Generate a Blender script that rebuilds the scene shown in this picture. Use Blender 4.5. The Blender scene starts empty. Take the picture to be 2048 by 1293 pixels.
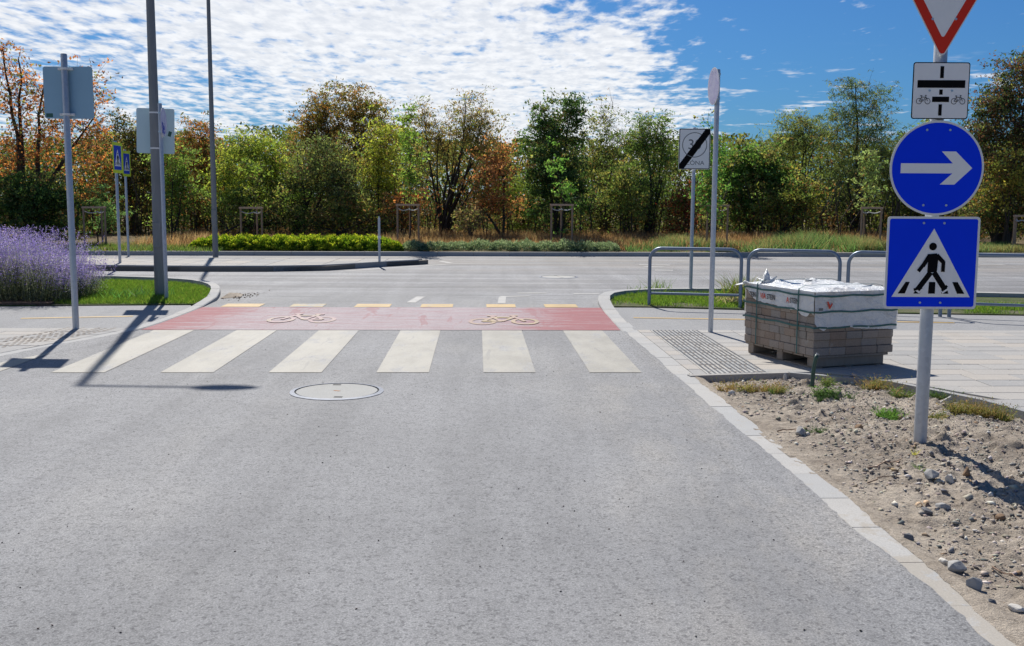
import bpy, bmesh, math, random
import numpy as np
from mathutils import Matrix, Vector, noise

random.seed(7)
rng = np.random.default_rng(7)
S = bpy.context.scene
COL = S.collection
R = math.radians

# ------------------------------------------------------------------ camera
FPX, PITCH, ROLL, CAMH = 2090.0, R(6.85), R(0.31), 1.62
CM = Matrix.Rotation(math.pi/2-PITCH, 3, 'X') @ Matrix.Rotation(ROLL, 3, 'Z')
cd = bpy.data.cameras.new('camera')
cam = bpy.data.objects.new('camera', cd)
COL.objects.link(cam)
cd.sensor_width = 36.0
cd.lens = 36.0*FPX/2048.0
cd.clip_end = 3000.0
cd.clip_start = 0.05
cam.matrix_world = Matrix.Translation((0, 0, CAMH)) @ CM.to_4x4()
S.camera = cam

# ------------------------------------------------------------------ exposure, sun, sky
S.view_settings.view_transform = 'Standard'
S.view_settings.look = 'None'
S.view_settings.gamma = 1.0
S.view_settings.use_curve_mapping = False
S.view_settings.exposure = 0.25
SUN_EL, SUN_AZ = R(47.0), R(-13.8)          # azimuth from +Y, positive towards +X
sl = bpy.data.lights.new('sun', 'SUN')
sl.energy = 4.9
sl.angle = R(0.53)
sl.color = (1.0, 0.955, 0.89)
so = bpy.data.objects.new('sun', sl)
COL.objects.link(so)
sdir = Vector((math.sin(SUN_AZ)*math.cos(SUN_EL), math.cos(SUN_AZ)*math.cos(SUN_EL), math.sin(SUN_EL)))
so.rotation_euler = sdir.to_track_quat('Z', 'Y').to_euler()
so.location = (-10, 40, 40)

W = bpy.data.worlds.new('World')
S.world = W
W.use_nodes = True
nt = W.node_tree
nt.nodes.clear()


class NG:
    """tiny node-graph helper"""
    def __init__(s, tree): s.t = tree
    def n(s, typ, **kw):
        nd = s.t.nodes.new(typ)
        for k, v in kw.items(): setattr(nd, k, v)
        return nd
    def put(s, sock, v):
        if isinstance(v, bpy.types.NodeSocket): s.t.links.new(v, sock)
        elif v is not None:
            if sock.type == 'RGBA' and len(v) == 3: v = (*v, 1)
            sock.default_value = v
    def math(s, op, a, b=None, c=None, clamp=False):
        nd = s.n('ShaderNodeMath', operation=op, use_clamp=clamp)
        for i, v in enumerate((a, b, c)):
            if v is not None: s.put(nd.inputs[i], v)
        return nd.outputs[0]
    def mix(s, f, a, b, mode='MIX'):
        nd = s.n('ShaderNodeMix', data_type='RGBA', blend_type=mode)
        s.put(nd.inputs[0], f); s.put(nd.inputs[6], a); s.put(nd.inputs[7], b)
        return nd.outputs[2]
    def noise(s, vec, scale, detail=3, rough=.5, dist=0, col=False):
        nd = s.n('ShaderNodeTexNoise')
        s.put(nd.inputs['Vector'], vec); nd.inputs['Scale'].default_value = scale
        nd.inputs['Detail'].default_value = detail; nd.inputs['Roughness'].default_value = rough
        nd.inputs['Distortion'].default_value = dist
        return nd.outputs['Color' if col else 'Fac']
    def voro(s, vec, scale, out='Distance', feat='F1'):
        nd = s.n('ShaderNodeTexVoronoi', feature=feat)
        s.put(nd.inputs['Vector'], vec); nd.inputs['Scale'].default_value = scale
        return nd.outputs[out]
    def scale(s, vec, x, y, z=1, loc=(0, 0, 0)):
        nd = s.n('ShaderNodeMapping')
        s.put(nd.inputs[0], vec); nd.inputs['Scale'].default_value = (x, y, z)
        nd.inputs['Location'].default_value = loc
        return nd.outputs[0]
    def ss(s, v, a, b, lo=0., hi=1.):
        nd = s.n('ShaderNodeMapRange', interpolation_type='SMOOTHSTEP')
        s.put(nd.inputs[0], v); s.put(nd.inputs[1], a); s.put(nd.inputs[2], b)
        nd.inputs[3].default_value = lo; nd.inputs[4].default_value = hi
        return nd.outputs[0]
    def ramp(s, v, stops):
        nd = s.n('ShaderNodeValToRGB')
        cr = nd.color_ramp
        while len(cr.elements) < len(stops): cr.elements.new(.5)
        for e, (p, c) in zip(cr.elements, stops):
            e.position = p; e.color = (*c, 1) if len(c) == 3 else c
        s.put(nd.inputs[0], v)
        return nd.outputs[0]


g = NG(nt)
sky = g.n('ShaderNodeTexSky', sky_type='NISHITA')
sky.sun_disc = False
sky.sun_elevation = SUN_EL
sky.sun_rotation = SUN_AZ
sky.air_density = 1.0
sky.dust_density = 0.9
sky.ozone_density = 2.6
sky.altitude = 100
tc = g.n('ShaderNodeTexCoord').outputs['Generated']
sep = g.n('ShaderNodeSeparateXYZ'); g.put(sep.inputs[0], tc)
z = g.math('ADD', g.math('MAXIMUM', sep.outputs[2], 0.0), 0.05)
u = g.math('DIVIDE', sep.outputs[0], z)
v = g.math('DIVIDE', sep.outputs[1], z)
cmb = g.n('ShaderNodeCombineXYZ'); g.put(cmb.inputs[0], u); g.put(cmb.inputs[1], v)
pl = cmb.outputs[0]                                           # point on a flat cloud layer
big = g.noise(g.scale(pl, 1, .5), 1.3, 3, .6)
mid = g.noise(g.scale(pl, 1, .4, loc=(3, 1, 0)), 3.3, 2, .5)
fine = g.noise(g.scale(pl, 1, .50, loc=(7, 2, 0)), 11.5, 4, .56, .1)
med = g.noise(g.scale(pl, 1, .6, loc=(2, 9, 0)), 5.2, 3, .6)
fine = g.math('ADD', g.math('MULTIPLY', fine, .72), g.math('MULTIPLY', med, .28))
s0 = g.math('ADD', g.math('SUBTRACT', u, g.math('MULTIPLY', v, .27)), .66)
s1 = g.math('ADD', s0, g.math('MULTIPLY', g.math('SUBTRACT', big, .5), 2.3))
right = g.ss(s1, -.65, .55)                                    # 1 = open blue
left = g.ss(s1, -1.5, -3.2)                                   # 1 = broken field
thr = g.math('ADD', g.math('MULTIPLY', right, .37), g.math('MULTIPLY', left, .115))
thr = g.math('ADD', g.math('ADD', thr, .325), g.ss(v, 3.4, 1.4, 0, .13))    # clouds thinned overhead and behind, out of view, to lower the ambient light
thr = g.math('ADD', thr, g.math('MULTIPLY', g.math('SUBTRACT', mid, .5), -.34))
cl = g.ss(fine, g.math('SUBTRACT', thr, .085), g.math('ADD', thr, .17))
wisp = g.noise(g.scale(pl, .8, .8, loc=(1.3, 5.2, 0)), 3.0, 4, .6)
wf = g.math('MULTIPLY', g.ss(wisp, .565, .70), g.ss(v, 5.0, 6.2))
cl = g.math('MAXIMUM', cl, g.math('MULTIPLY', wf, .9))
ce = g.noise(g.scale(pl, 1, .50, loc=(7.03, 2.08, 0)), 11.5, 3, .6, .1)
shade = g.ss(ce, .3, .7)
ccol = g.mix(shade, (17.0, 17.1, 17.3), (13.2, 13.7, 14.6))
cl = g.math('MULTIPLY', cl, g.ss(sep.outputs[2], .0, .05, .55, .93))
skyc = g.mix(1.0, sky.outputs[0], (.31, .72, 1.25), 'MULTIPLY')
cc = g.mix(cl, skyc, ccol)
bg = g.n('ShaderNodeBackground'); g.put(bg.inputs[0], cc); bg.inputs[1].default_value = 0.05
wo = g.n('ShaderNodeOutputWorld'); nt.links.new(bg.outputs[0], wo.inputs[0])


# ------------------------------------------------------------------ pixel rays of the photograph -> places in the world
def ray(px, py):
    return CM @ Vector((px-1024, 646.5-py, -FPX))
def G(px, py, z=0.0):
    d = ray(px, py); t = (z-CAMH)/d.z
    return Vector((d.x*t, d.y*t, z))
def P(px, py, Y):
    d = ray(px, py); t = Y/d.y
    return Vector((d.x*t, Y, CAMH+d.z*t))


# ------------------------------------------------------------------ object helpers
def link(o, parent=None):
    COL.objects.link(o)
    if parent is not None: o.parent = parent
    return o
def tag(o, label, cat, group=None):
    o['label'] = label; o['category'] = cat
    if group: o['group'] = group
    return o
def thing(name, label, cat, loc=(0, 0, 0), rz=0, group=None):
    o = bpy.data.objects.new(name, None)
    o.location = loc; o.rotation_euler = (0, 0, rz); o.empty_display_size = .1
    link(o); return tag(o, label, cat, group)
def mesh(name, verts, faces, m, parent=None, smooth=False):
    me = bpy.data.meshes.new(name)
    me.from_pydata([tuple(v) for v in verts], [], faces)
    me.update()
    if m: me.materials.append(m)
    if smooth: me.polygons.foreach_set('use_smooth', [True]*len(me.polygons))
    return link(bpy.data.objects.new(name, me), parent)
def struct(o): o['kind'] = 'structure'; return o
def stuff(o, label=None, cat=None):
    o['kind'] = 'stuff'
    if label: o['label'] = label
    if cat: o['category'] = cat
    return o
def copy_tree(o, parent=None):
    c = o.copy(); link(c, parent)
    for ch in list(o.children): copy_tree(ch, c)
    return c


class MB:
    def __init__(s): s.v = []; s.f = []
    def add(s, vs, fs):
        n = len(s.v); s.v += [Vector(v) for v in vs]; s.f += [tuple(i+n for i in f) for f in fs]
    def box(s, x0, x1, y0, y1, z0, z1, M=None):
        vs = [Vector((x, y, z)) for z in (z0, z1) for x, y in ((x0, y0), (x1, y0), (x1, y1), (x0, y1))]
        if M: vs = [M @ v for v in vs]
        s.add(vs, [(3, 2, 1, 0), (4, 5, 6, 7), (0, 1, 5, 4), (1, 2, 6, 5), (2, 3, 7, 6), (3, 0, 4, 7)])
    def bbox(s, x0, x1, y0, y1, z0, z1, b, M=None):
        """box with chamfered edges"""
        bm = bmesh.new()
        bmesh.ops.create_cube(bm, size=1)
        for v in bm.verts:
            v.co = Vector(((x0+x1)/2+v.co.x*(x1-x0), (y0+y1)/2+v.co.y*(y1-y0), (z0+z1)/2+v.co.z*(z1-z0)))
        bmesh.ops.bevel(bm, geom=bm.edges[:], offset=b, segments=1, affect='EDGES')
        bm.verts.index_update()
        s.add([(M @ v.co if M else v.co.copy()) for v in bm.verts], [tuple(x.index for x in f.verts) for f in bm.faces])
        bm.free()
    def tube(s, pts, rad, n=12, caps=True):
        pts = [Vector(p) for p in pts]
        if not hasattr(rad, '__len__'): rad = [rad]*len(pts)
        rings = []; up = None
        for i, p in enumerate(pts):
            d = (pts[min(i+1, len(pts)-1)]-pts[max(i-1, 0)]).normalized()
            if up is None: up = d.orthogonal().normalized()
            up = (up-d*up.dot(d)).normalized(); w = d.cross(up)
            rings.append([p+(up*math.cos(a)+w*math.sin(a))*rad[i] for a in [2*math.pi*k/n for k in range(n)]])
        vs = [v for r in rings for v in r]; fs = []
        for i in range(len(pts)-1):
            for k in range(n):
                a, b = i*n+k, i*n+(k+1) % n
                fs.append((a, b, b+n, a+n))
        if caps:
            fs.append(tuple(range(n-1, -1, -1))); fs.append(tuple((len(pts)-1)*n+k for k in range(n)))
        s.add(vs, fs)
    def prism(s, poly, z0, z1):
        """poly: list of (x, y)"""
        a = sum(poly[i][0]*poly[(i+1) % len(poly)][1]-poly[(i+1) % len(poly)][0]*poly[i][1] for i in range(len(poly)))
        if a < 0: poly = poly[::-1]
        n = len(poly)
        vs = [(x, y, z0) for x, y in poly]+[(x, y, z1) for x, y in poly]
        fs = [tuple(range(n-1, -1, -1)), tuple(range(n, 2*n))]+[(i, (i+1) % n, (i+1) % n+n, i+n) for i in range(n)]
        s.add(vs, fs)
    def build(s, name, m, parent=None, smooth=False): return mesh(name, s.v, s.f, m, parent, smooth)
def smooth_by_angle(o, ang=40):
    me = o.data
    me.polygons.foreach_set('use_smooth', [True]*len(me.polygons))
    bm = bmesh.new(); bm.from_mesh(me)
    for e in bm.edges:
        if len(e.link_faces) == 2 and e.calc_face_angle(0) > R(ang): e.smooth = False
    bm.to_mesh(me); bm.free()
    return o


# ------------------------------------------------------------------ materials
def mat(name, build):
    m = bpy.data.materials.new(name); m.use_nodes = True
    t = m.node_tree; t.nodes.clear(); g = NG(t)
    out = g.n('ShaderNodeOutputMaterial')
    g.pos = g.n('ShaderNodeTexCoord').outputs['Object']
    g.wpos = g.n('ShaderNodeNewGeometry').outputs['Position']
    def pbr(col, rough=.8, bump=None, bs=.3, bd=.01, metal=0., spec=.5):
        b = g.n('ShaderNodeBsdfPrincipled')
        g.put(b.inputs['Base Color'], col); g.put(b.inputs['Roughness'], rough)
        b.inputs['Metallic'].default_value = metal
        b.inputs['Specular IOR Level'].default_value = spec
        if bump is not None:
            bn = g.n('ShaderNodeBump'); bn.inputs['Strength'].default_value = bs; bn.inputs['Distance'].default_value = bd
            g.put(bn.inputs['Height'], bump); t.links.new(bn.outputs[0], b.inputs['Normal'])
        return b.outputs[0]
    g.pbr = pbr
    t.links.new(build(g), out.inputs[0])
    return m

def m_plain(name, col, rough=.6, var=.12, scale=8, metal=0., bs=.15, spec=.5):
    def f(g):
        n = g.noise(g.pos, scale, 5, .6)
        n2 = g.noise(g.pos, scale*9, 3, .6)
        c = g.mix(g.math('MULTIPLY', n, 1.0), tuple(x*(1-var) for x in col), tuple(x*(1+var) for x in col))
        return g.pbr(c, rough, n2, bs, .004, metal, spec)
    return mat(name, f)

def asphalt_color(g, base=(.230, .231, .234)):
    p = g.wpos
    large = g.noise(p, .45, 4, .55)
    streak = g.noise(g.scale(p, 1.9, .12), 1.1, 5, .62, .5)
    dust = g.ss(g.noise(g.scale(p, 1, .4, loc=(4, 2, 0)), .75, 4, .6), .48, .72)
    k = g.math('ADD', g.math('MULTIPLY', large, .5), g.math('MULTIPLY', streak, .5))
    c = g.mix(g.ss(k, .36, .64), tuple(x*.85 for x in base), tuple(x*1.13 for x in base))
    c = g.mix(g.math('MULTIPLY', dust, .32), c, (.34, .33, .31))
    mott = g.noise(p, 9, 5, .8)
    c = g.mix(1.0, c, g.ramp(mott, [(.35, (.90, .90, .90)), (.65, (1.09, 1.09, 1.09))]), 'MULTIPLY')
    xs_ = g.n('ShaderNodeSeparateXYZ'); g.put(xs_.inputs[0], p)
    dl = g.math('MULTIPLY', g.math('MULTIPLY', g.ss(xs_.outputs[0], .1, 1.3), g.ss(xs_.outputs[1], 12, 8)), g.ss(g.noise(g.scale(p, 1, .35, 1, (9, 1, 0)), 2.0, 5, .65), .44, .68))
    c = g.mix(g.math('MULTIPLY', dl, .40), c, (.36, .335, .295))
    ag = g.noise(p, 120, 4, .8)
    c = g.mix(1.0, c, g.ramp(ag, [(.30, (.42, .42, .43)), (.5, (.96, .96, .96)), (.68, (1.6, 1.58, 1.55))]), 'MULTIPLY')
    vor = g.voro(p, 75, 'Color')
    bw = g.n('ShaderNodeRGBToBW'); g.put(bw.inputs[0], vor)
    c = g.mix(1.0, c, g.ramp(bw.outputs[0], [(.08, (.55, .55, .56)), (.35, (.97, .97, .97)), (.85, (1.12, 1.12, 1.11))]), 'MULTIPLY')
    spots = g.ss(g.voro(p, 9, 'Distance'), .028, .045, .35, 1)
    c = g.mix(1.0, c, spots, 'MULTIPLY')
    return c, ag
def f_asphalt(g):
    c, ag = asphalt_color(g)
    x = g.n('ShaderNodeSeparateXYZ'); g.put(x.inputs[0], g.wpos)
    # polished, dusty wheel tracks of the cross road and older darker seams
    yy = g.math('ADD', x.outputs[1], g.math('MULTIPLY', g.noise(g.scale(g.wpos, .15, 1), 1, 2), 1.2))
    band = g.noise(g.scale(g.wpos, .05, 1.3, 1, (0, 3, 0)), 1.1, 4, .6)
    far = g.ss(x.outputs[1], 16.5, 18.5)
    c2 = g.mix(g.ss(band, .4, .62), g.mix(1.0, c, (.84, .83, .83), 'MULTIPLY'), g.mix(1.0, c, (1.16, 1.16, 1.17), 'MULTIPLY'))
    c = g.mix(far, c, c2)
    skid = g.noise(g.scale(g.wpos, .22, 2.6, 1, (2, 5, 0)), 1.6, 4, .7, 1.2)
    zone = g.math('MULTIPLY', g.ss(x.outputs[1], 15.4, 16.6), g.ss(x.outputs[1], 21.5, 19.0))
    c = g.mix(g.math('MULTIPLY', g.math('MULTIPLY', g.ss(skid, .56, .64), g.ss(skid, .73, .65)), g.math('MULTIPLY', zone, .55)), c, (.085, .085, .09))
    # soil dragged onto the road behind the islands edge
    dz = g.math('MULTIPLY', g.ss(x.outputs[1], 22.0, 24.5), g.ss(g.noise(g.scale(g.wpos, .25, 1), .8, 3), .42, .6))
    c = g.mix(g.math('MULTIPLY', dz, .45), c, (.25, .22, .19))
    return g.pbr(c, .78, ag, .55, .006, spec=.35)
M = {}
M['asphalt'] = mat('asphalt', f_asphalt)
def f_cycle(g):
    c, ag = asphalt_color(g, (.26, .262, .265))
    c = g.mix(.45, c, (.27, .268, .265))
    return g.pbr(c, .85, ag, .3, .004, spec=.3)
M['cycle_asphalt'] = mat('cycle_path_asphalt', f_cycle)

def f_paint(col, wear_lo=.60, wear_hi=.72, dirty=.25, stretch=(1, 1), under=None):
    def f(g):
        a, ag = asphalt_color(g)
        if under: a = g.mix(.93, a, under)
        n = g.noise(g.scale(g.wpos, stretch[0], stretch[1]), 3.5, 6, .72)
        n2 = g.noise(g.scale(g.wpos, stretch[0]*2, stretch[1]*2, 1, (3, 3, 3)), 1.3, 4, .6)
        c = g.mix(g.ss(n2, .35, .7), col, tuple(x*(1-dirty) for x in col))
        c = g.mix(1., c, g.ramp(ag, [(.3, (.74, .74, .74)), (.7, (1.2, 1.2, 1.2))]), 'MULTIPLY')
        tm = g.noise(g.scale(g.wpos, 3.2, .32, 1, (1, 7, 0)), 1.5, 4, .7, .7)
        c = g.mix(g.math('MULTIPLY', g.ss(tm, .60, .66), .42), c, (.15, .15, .15))
        w = g.ss(g.math('ADD', n, g.math('MULTIPLY', g.math('SUBTRACT', ag, .5), .25)), wear_lo, wear_hi)
        c = g.mix(w, c, a)
        return g.pbr(c, .62, ag, .35, .004, spec=.4)
    return f
M['white_paint'] = mat('white_road_paint', f_paint((.33, .31, .26), .51, .70, .24, (1.0, .4)))
M['line_paint'] = mat('thin_white_line_paint', f_paint((.36, .35, .33), .55, .68, .2))
M['yellow_paint'] = mat('yellow_road_paint', f_paint((.47, .31, .10), .58, .72, .22))
M['yellow_worn'] = mat('worn_yellow_paint', f_paint((.36, .27, .12), .46, .60, .3))
def f_red(g):
    a, ag = asphalt_color(g, (.26, .25, .26))
    x = g.n('ShaderNodeSeparateXYZ'); g.put(x.inputs[0], g.wpos)
    c = g.mix(g.noise(g.wpos, 2.2, 4, .6), (.30, .080, .085), (.23, .07, .08))
    n = g.noise(g.scale(g.wpos, .7, 5.0), 1.6, 6, .78, .6)
    # traffic wears the middle of the band, the ends stay red
    mid = g.math('MULTIPLY', g.ss(x.outputs[0], -4.6, -3.2), g.ss(x.outputs[0], 1.2, -.6))
    w = g.ss(g.math('ADD', n, g.math('MULTIPLY', mid, .23)), .47, .77)
    tm = g.noise(g.scale(g.wpos, 2.2, .35, 1, (5, 2, 0)), 1.6, 4, .65, .6)
    w = g.math('MULTIPLY', g.math('MULTIPLY', w, .92), g.ss(tm, .62, .56, .55, 1))
    pale = g.mix(.5, a, (.40, .33, .345))
    c = g.mix(w, c, pale)
    c = g.mix(1., c, g.ramp(ag, [(.3, (.72, .72, .72)), (.7, (1.25, 1.25, 1.25))]), 'MULTIPLY')
    return g.pbr(c, .75, ag, .4, .004, spec=.3)
M['red_paint'] = mat('worn_red_cycle_crossing', f_red)

def f_concrete(col, var=.14):
    def f(g):
        oi = g.n('ShaderNodeObjectInfo').outputs['Random']
        n = g.noise(g.wpos, 3, 5, .65); sp = g.noise(g.wpos, 130, 2, .7)
        c = g.mix(n, tuple(x*(1-var) for x in col), tuple(x*(1+var) for x in col))
        c = g.mix(1., c, g.ramp(sp, [(.3, (.8, .8, .8)), (.5, (1, 1, 1)), (.7, (1.15, 1.15, 1.15))]), 'MULTIPLY')
        c = g.mix(1., c, g.ramp(oi, [(0, (.86, .88, .91)), (.5, (1, 1, 1)), (1, (1.1, 1.05, .99))]), 'MULTIPLY')
        st = g.ss(g.noise(g.wpos, 1.1, 4, .7), .55, .75)
        c = g.mix(g.math('MULTIPLY', st, .3), c, (.27, .24, .20))
        return g.pbr(c, .85, sp, .3, .003, spec=.3)
    return f
M['kerb'] = mat('kerb_concrete', f_concrete((.375, .37, .355)))
def f_kerb(g):
    base = (.415, .41, .395)
    oi = g.n('ShaderNodeObjectInfo').outputs['Random']
    n = g.noise(g.wpos, 3, 5, .65); sp = g.noise(g.wpos, 130, 2, .7)
    c = g.mix(n, tuple(x*.88 for x in base), tuple(x*1.1 for x in base))
    c = g.mix(1., c, g.ramp(sp, [(.3, (.82, .82, .82)), (.5, (1, 1, 1)), (.7, (1.12, 1.12, 1.12))]), 'MULTIPLY')
    c = g.mix(1., c, g.ramp(oi, [(0, (.93, .94, .95)), (1, (1.05, 1.03, 1.0))]), 'MULTIPLY')
    x = g.n('ShaderNodeSeparateXYZ'); g.put(x.inputs[0], g.wpos)
    near = g.ss(x.outputs[1], 5.6, 3.9)
    d = g.ss(g.math('ADD', g.noise(g.wpos, 7, 5, .75), g.math('MULTIPLY', near, .22)), .56, .68)
    side = g.ss(x.outputs[0], 1.2, 1.5)
    c = g.mix(g.math('MULTIPLY', g.math('MULTIPLY', d, side), .85), c, g.mix(sp, (.29, .265, .225), (.46, .42, .36)))
    return g.pbr(c, .88, sp, .35, .003, spec=.25)
M['kerb'] = mat('dusty_kerb_concrete', f_kerb)
M['edging'] = mat('edging_concrete', f_concrete((.32, .32, .315)))
M['slab'] = mat('paving_concrete', f_concrete((.375, .36, .335), .1))
M['island'] = mat('island_concrete', f_concrete((.37, .355, .33), .1))
M['tactile'] = mat('tactile_concrete', f_concrete((.40, .39, .365), .1))
M['joint'] = m_plain('joint_sand', (.20, .18, .15), .95, .2, 20)
M['groove'] = m_plain('groove_dirt_and_knob_shade', (.26, .225, .19), .95, .3, 25)  # dirt in the left ribs, and shade painted between the right knobs
def f_steel(g):
    n = g.noise(g.scale(g.pos, 1, 1, .25), 14, 5, .6)
    v = g.voro(g.pos, 38, 'Color')
    bw = g.n('ShaderNodeRGBToBW'); g.put(bw.inputs[0], v)
    k = g.math('ADD', g.math('MULTIPLY', n, .6), g.math('MULTIPLY', bw.outputs[0], .4))
    c = g.mix(k, (.40, .42, .44), (.62, .64, .66))
    return g.pbr(c, g.ss(n, .3, .7, .38, .62), n, .1, .002, .55)
M['steel'] = mat('galvanised_steel', f_steel)
def f_steeld(g):
    n = g.noise(g.scale(g.pos, 1, 1, .25), 9, 5, .6)
    n2 = g.noise(g.scale(g.pos, 6, 6, .4), 6, 3, .6)
    c = g.mix(n, (.17, .18, .185), (.30, .31, .31))
    c = g.mix(g.math('MULTIPLY', g.ss(n2, .6, .7), .3), c, (.40, .40, .38))
    return g.pbr(c, .6, n, .1, .002, .35)
M['lamp_steel'] = mat('weathered_zinc', f_steeld)
M['rail_steel'] = m_plain('rail_steel', (.20, .25, .32), .42, .15, 10, .4)
M['sign_back'] = m_plain('sign_back_sheet', (.30, .47, .58), .5, .06, 4, .3, .05)
M['sign_back_pale'] = m_plain('pale_sign_back_sheet', (.58, .74, .76), .55, .06, 4, .2, .05)
M['rim'] = m_plain('sign_rim', (.80, .80, .78), .45, .05, 8)
M['sign_white'] = m_plain('sign_white', (.90, .90, .88), .5, .04, 18, 0, .05)
M['sign_blue'] = m_plain('sign_blue', (.003, .05, .90), .7, .06, 5, 0, .03, .12)
M['sign_dark_blue'] = m_plain('sign_faded_blue', (.01, .05, .50), .6, .12, 5)
M['sign_red'] = m_plain('sign_red', (.72, .04, .02), .6, .08, 8, 0, .1, .2)
M['sign_black'] = m_plain('sign_black', (.006, .006, .007), .8, .1, 12, 0, .1, .1)
M['sign_grey'] = m_plain('sign_grey_print', (.17, .18, .18), .55, .1, 12)
M['lime'] = m_plain('fluorescent_border', (.66, .80, .03), .5, .05, 8)
M['sticker'] = m_plain('green_sticker', (.03, .11, .085), .5, .1, 20)
def f_faded(g):
    n = g.noise(g.pos, 9, 5, .65)
    z = g.n('ShaderNodeSeparateXYZ'); g.put(z.inputs[0], g.pos)
    c = g.mix(g.ss(n, .35, .65), (.50, .47, .66), (.62, .60, .74))
    return g.pbr(c, .5, n, .05, .002)
M['faded'] = mat('faded_blue_sheet', f_faded)
M['bolt'] = m_plain('bolt_zinc', (.45, .55, .62), .4, .1, 20, .6)
def f_wood(c0, c1):
    def f(g):
        n = g.noise(g.scale(g.pos, 8, 8, 1.2), 6, 5, .6)
        return g.pbr(g.mix(n, c0, c1), .8, n, .3, .003, spec=.2)
    return f
M['stake'] = mat('stake_wood', f_wood((.27, .18, .12), (.48, .34, .24)))
M['stake_rail'] = mat('stake_rail_wood', f_wood((.45, .28, .18), (.62, .44, .31)))
M['pallet'] = mat('pallet_wood', f_wood((.20, .16, .125), (.36, .30, .24)))
M['strap_cloth'] = m_plain('tree_tie', (.55, .56, .55), .8, .1, 20)
M['bark'] = mat('bark', f_wood((.035, .028, .022), (.085, .07, .058)))
M['bark_pale'] = mat('pale_bark', f_wood((.09, .075, .055), (.17, .14, .11)))
def f_brick(g):
    oi = g.n('ShaderNodeObjectInfo').outputs['Random']
    c = g.ramp(oi, [(0, (.28, .21, .16)), (.35, (.33, .26, .205)), (.6, (.275, .25, .22)), (.8, (.34, .28, .23)), (1, (.30, .27, .245))])
    rib = g.noise(g.scale(g.pos, 60, 60, 3), 1.6, 2, .5)
    sp = g.noise(g.pos, 90, 3, .7)
    c = g.mix(1., c, g.ramp(sp, [(.3, (.75, .75, .75)), (.7, (1.2, 1.2, 1.2))]), 'MULTIPLY')
    c = g.mix(g.math('MULTIPLY', g.ss(g.noise(g.wpos, 6, 4, .7), .6, .72), .5), c, (.5, .46, .40))
    return g.pbr(c, .9, rib, .7, .006, spec=.2)
M['brick'] = mat('concrete_paver', f_brick)
def f_wrap(g):
    n = g.noise(g.pos, 9, 5, .62, 1.2); n2 = g.noise(g.pos, 38, 4, .6, .6)
    c = g.mix(g.ss(g.noise(g.pos, 3.5, 4, .6), .5, .7), (.80, .81, .80), (.66, .64, .60))
    h = g.math('ADD', n, g.math('MULTIPLY', n2, .35))
    b = g.pbr(c, .30, h, .9, .035, spec=.6)
    tr = g.n('ShaderNodeBsdfTranslucent'); tr.inputs[0].default_value = (.8, .8, .78, 1)
    mx = g.n('ShaderNodeMixShader'); mx.inputs[0].default_value = .12
    g.t.links.new(b, mx.inputs[1]); g.t.links.new(tr.outputs[0], mx.inputs[2])
    return mx.outputs[0]
M['wrap'] = mat('white_plastic_film', f_wrap)
M['green_strap'] = m_plain('green_strap', (.012, .10, .095), .35, .15, 20)
M['print_black'] = m_plain('print_black', (.02, .02, .022), .5)
M['print_red'] = m_plain('print_red', (.60, .05, .02), .5)
M['hose'] = m_plain('green_hose', (.03, .075, .055), .45, .3, 30)
M['hose_end'] = m_plain('hose_cut', (.35, .37, .37), .5)
M['iron'] = m_plain('manhole_ring', (.13, .145, .18), .62, .6, 18, .3)
M['iron_dark'] = m_plain('manhole_gap', (.03, .03, .03), .9)
M['cover'] = mat('manhole_concrete', f_concrete((.42, .41, .375), .08))
M['rust'] = m_plain('rust', (.35, .17, .08), .8)

def f_dirt(g):
    n = g.noise(g.wpos, 1.3, 5, .6); n2 = g.noise(g.wpos, 22, 6, .75); n3 = g.noise(g.wpos, 110, 3, .7)
    c = g.mix(g.ss(n, .35, .65), (.31, .262, .21), (.455, .395, .32))
    c = g.mix(1., c, g.ramp(n2, [(.28, (.55, .53, .51)), (.5, (1, 1, 1)), (.72, (1.22, 1.2, 1.17))]), 'MULTIPLY')
    c = g.mix(1., c, g.ramp(n3, [(.3, (.72, .72, .72)), (.6, (1.12, 1.12, 1.12))]), 'MULTIPLY')
    h = g.math('ADD', n2, g.math('MULTIPLY', n3, .5))
    return g.pbr(c, .95, h, 1.0, .02, spec=.15)
M['dirt'] = mat('dry_dirt', f_dirt)
def f_soil(c0, c1, sc=2.5):
    def f(g):
        n = g.noise(g.wpos, sc, 6, .7); n2 = g.noise(g.wpos, 30, 4, .7)
        c = g.mix(g.ss(n, .35, .65), c0, c1)
        c = g.mix(1., c, g.ramp(n2, [(.3, (.6, .6, .6)), (.6, (1.2, 1.2, 1.2))]), 'MULTIPLY')
        return g.pbr(c, .95, n2, .8, .03, spec=.1)
    return f
M['soil'] = mat('garden_soil', f_soil((.09, .06, .045), (.16, .11, .08)))
M['lawn_soil'] = mat('lawn_ground', f_soil((.06, .10, .02), (.15, .14, .09), 1.7))
M['verge'] = mat('verge_ground', f_soil((.20, .14, .085), (.14, .12, .06), .7))
M['field'] = mat('field_ground', f_soil((.11, .10, .045), (.17, .13, .07), .2))
M['wood_floor'] = mat('wood_floor', f_soil((.05, .045, .025), (.10, .075, .045), .8))
def f_rock(col):
    def f(g):
        n = g.noise(g.pos, 18, 5, .7); oi = g.n('ShaderNodeObjectInfo').outputs['Random']
        c = g.mix(n, tuple(x*.7 for x in col), tuple(x*1.25 for x in col))
        return g.pbr(c, .9, n, .7, .01, spec=.2)
    return f
M['rock'] = mat('grey_rock', f_rock((.38, .37, .35)))
M['rock_dark'] = mat('dark_rock', f_rock((.17, .17, .175)))
M['rock_pale'] = mat('pale_rock', f_rock((.60, .57, .51)))
M['rock_brown'] = mat('brown_rock', f_rock((.24, .16, .10)))
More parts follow.
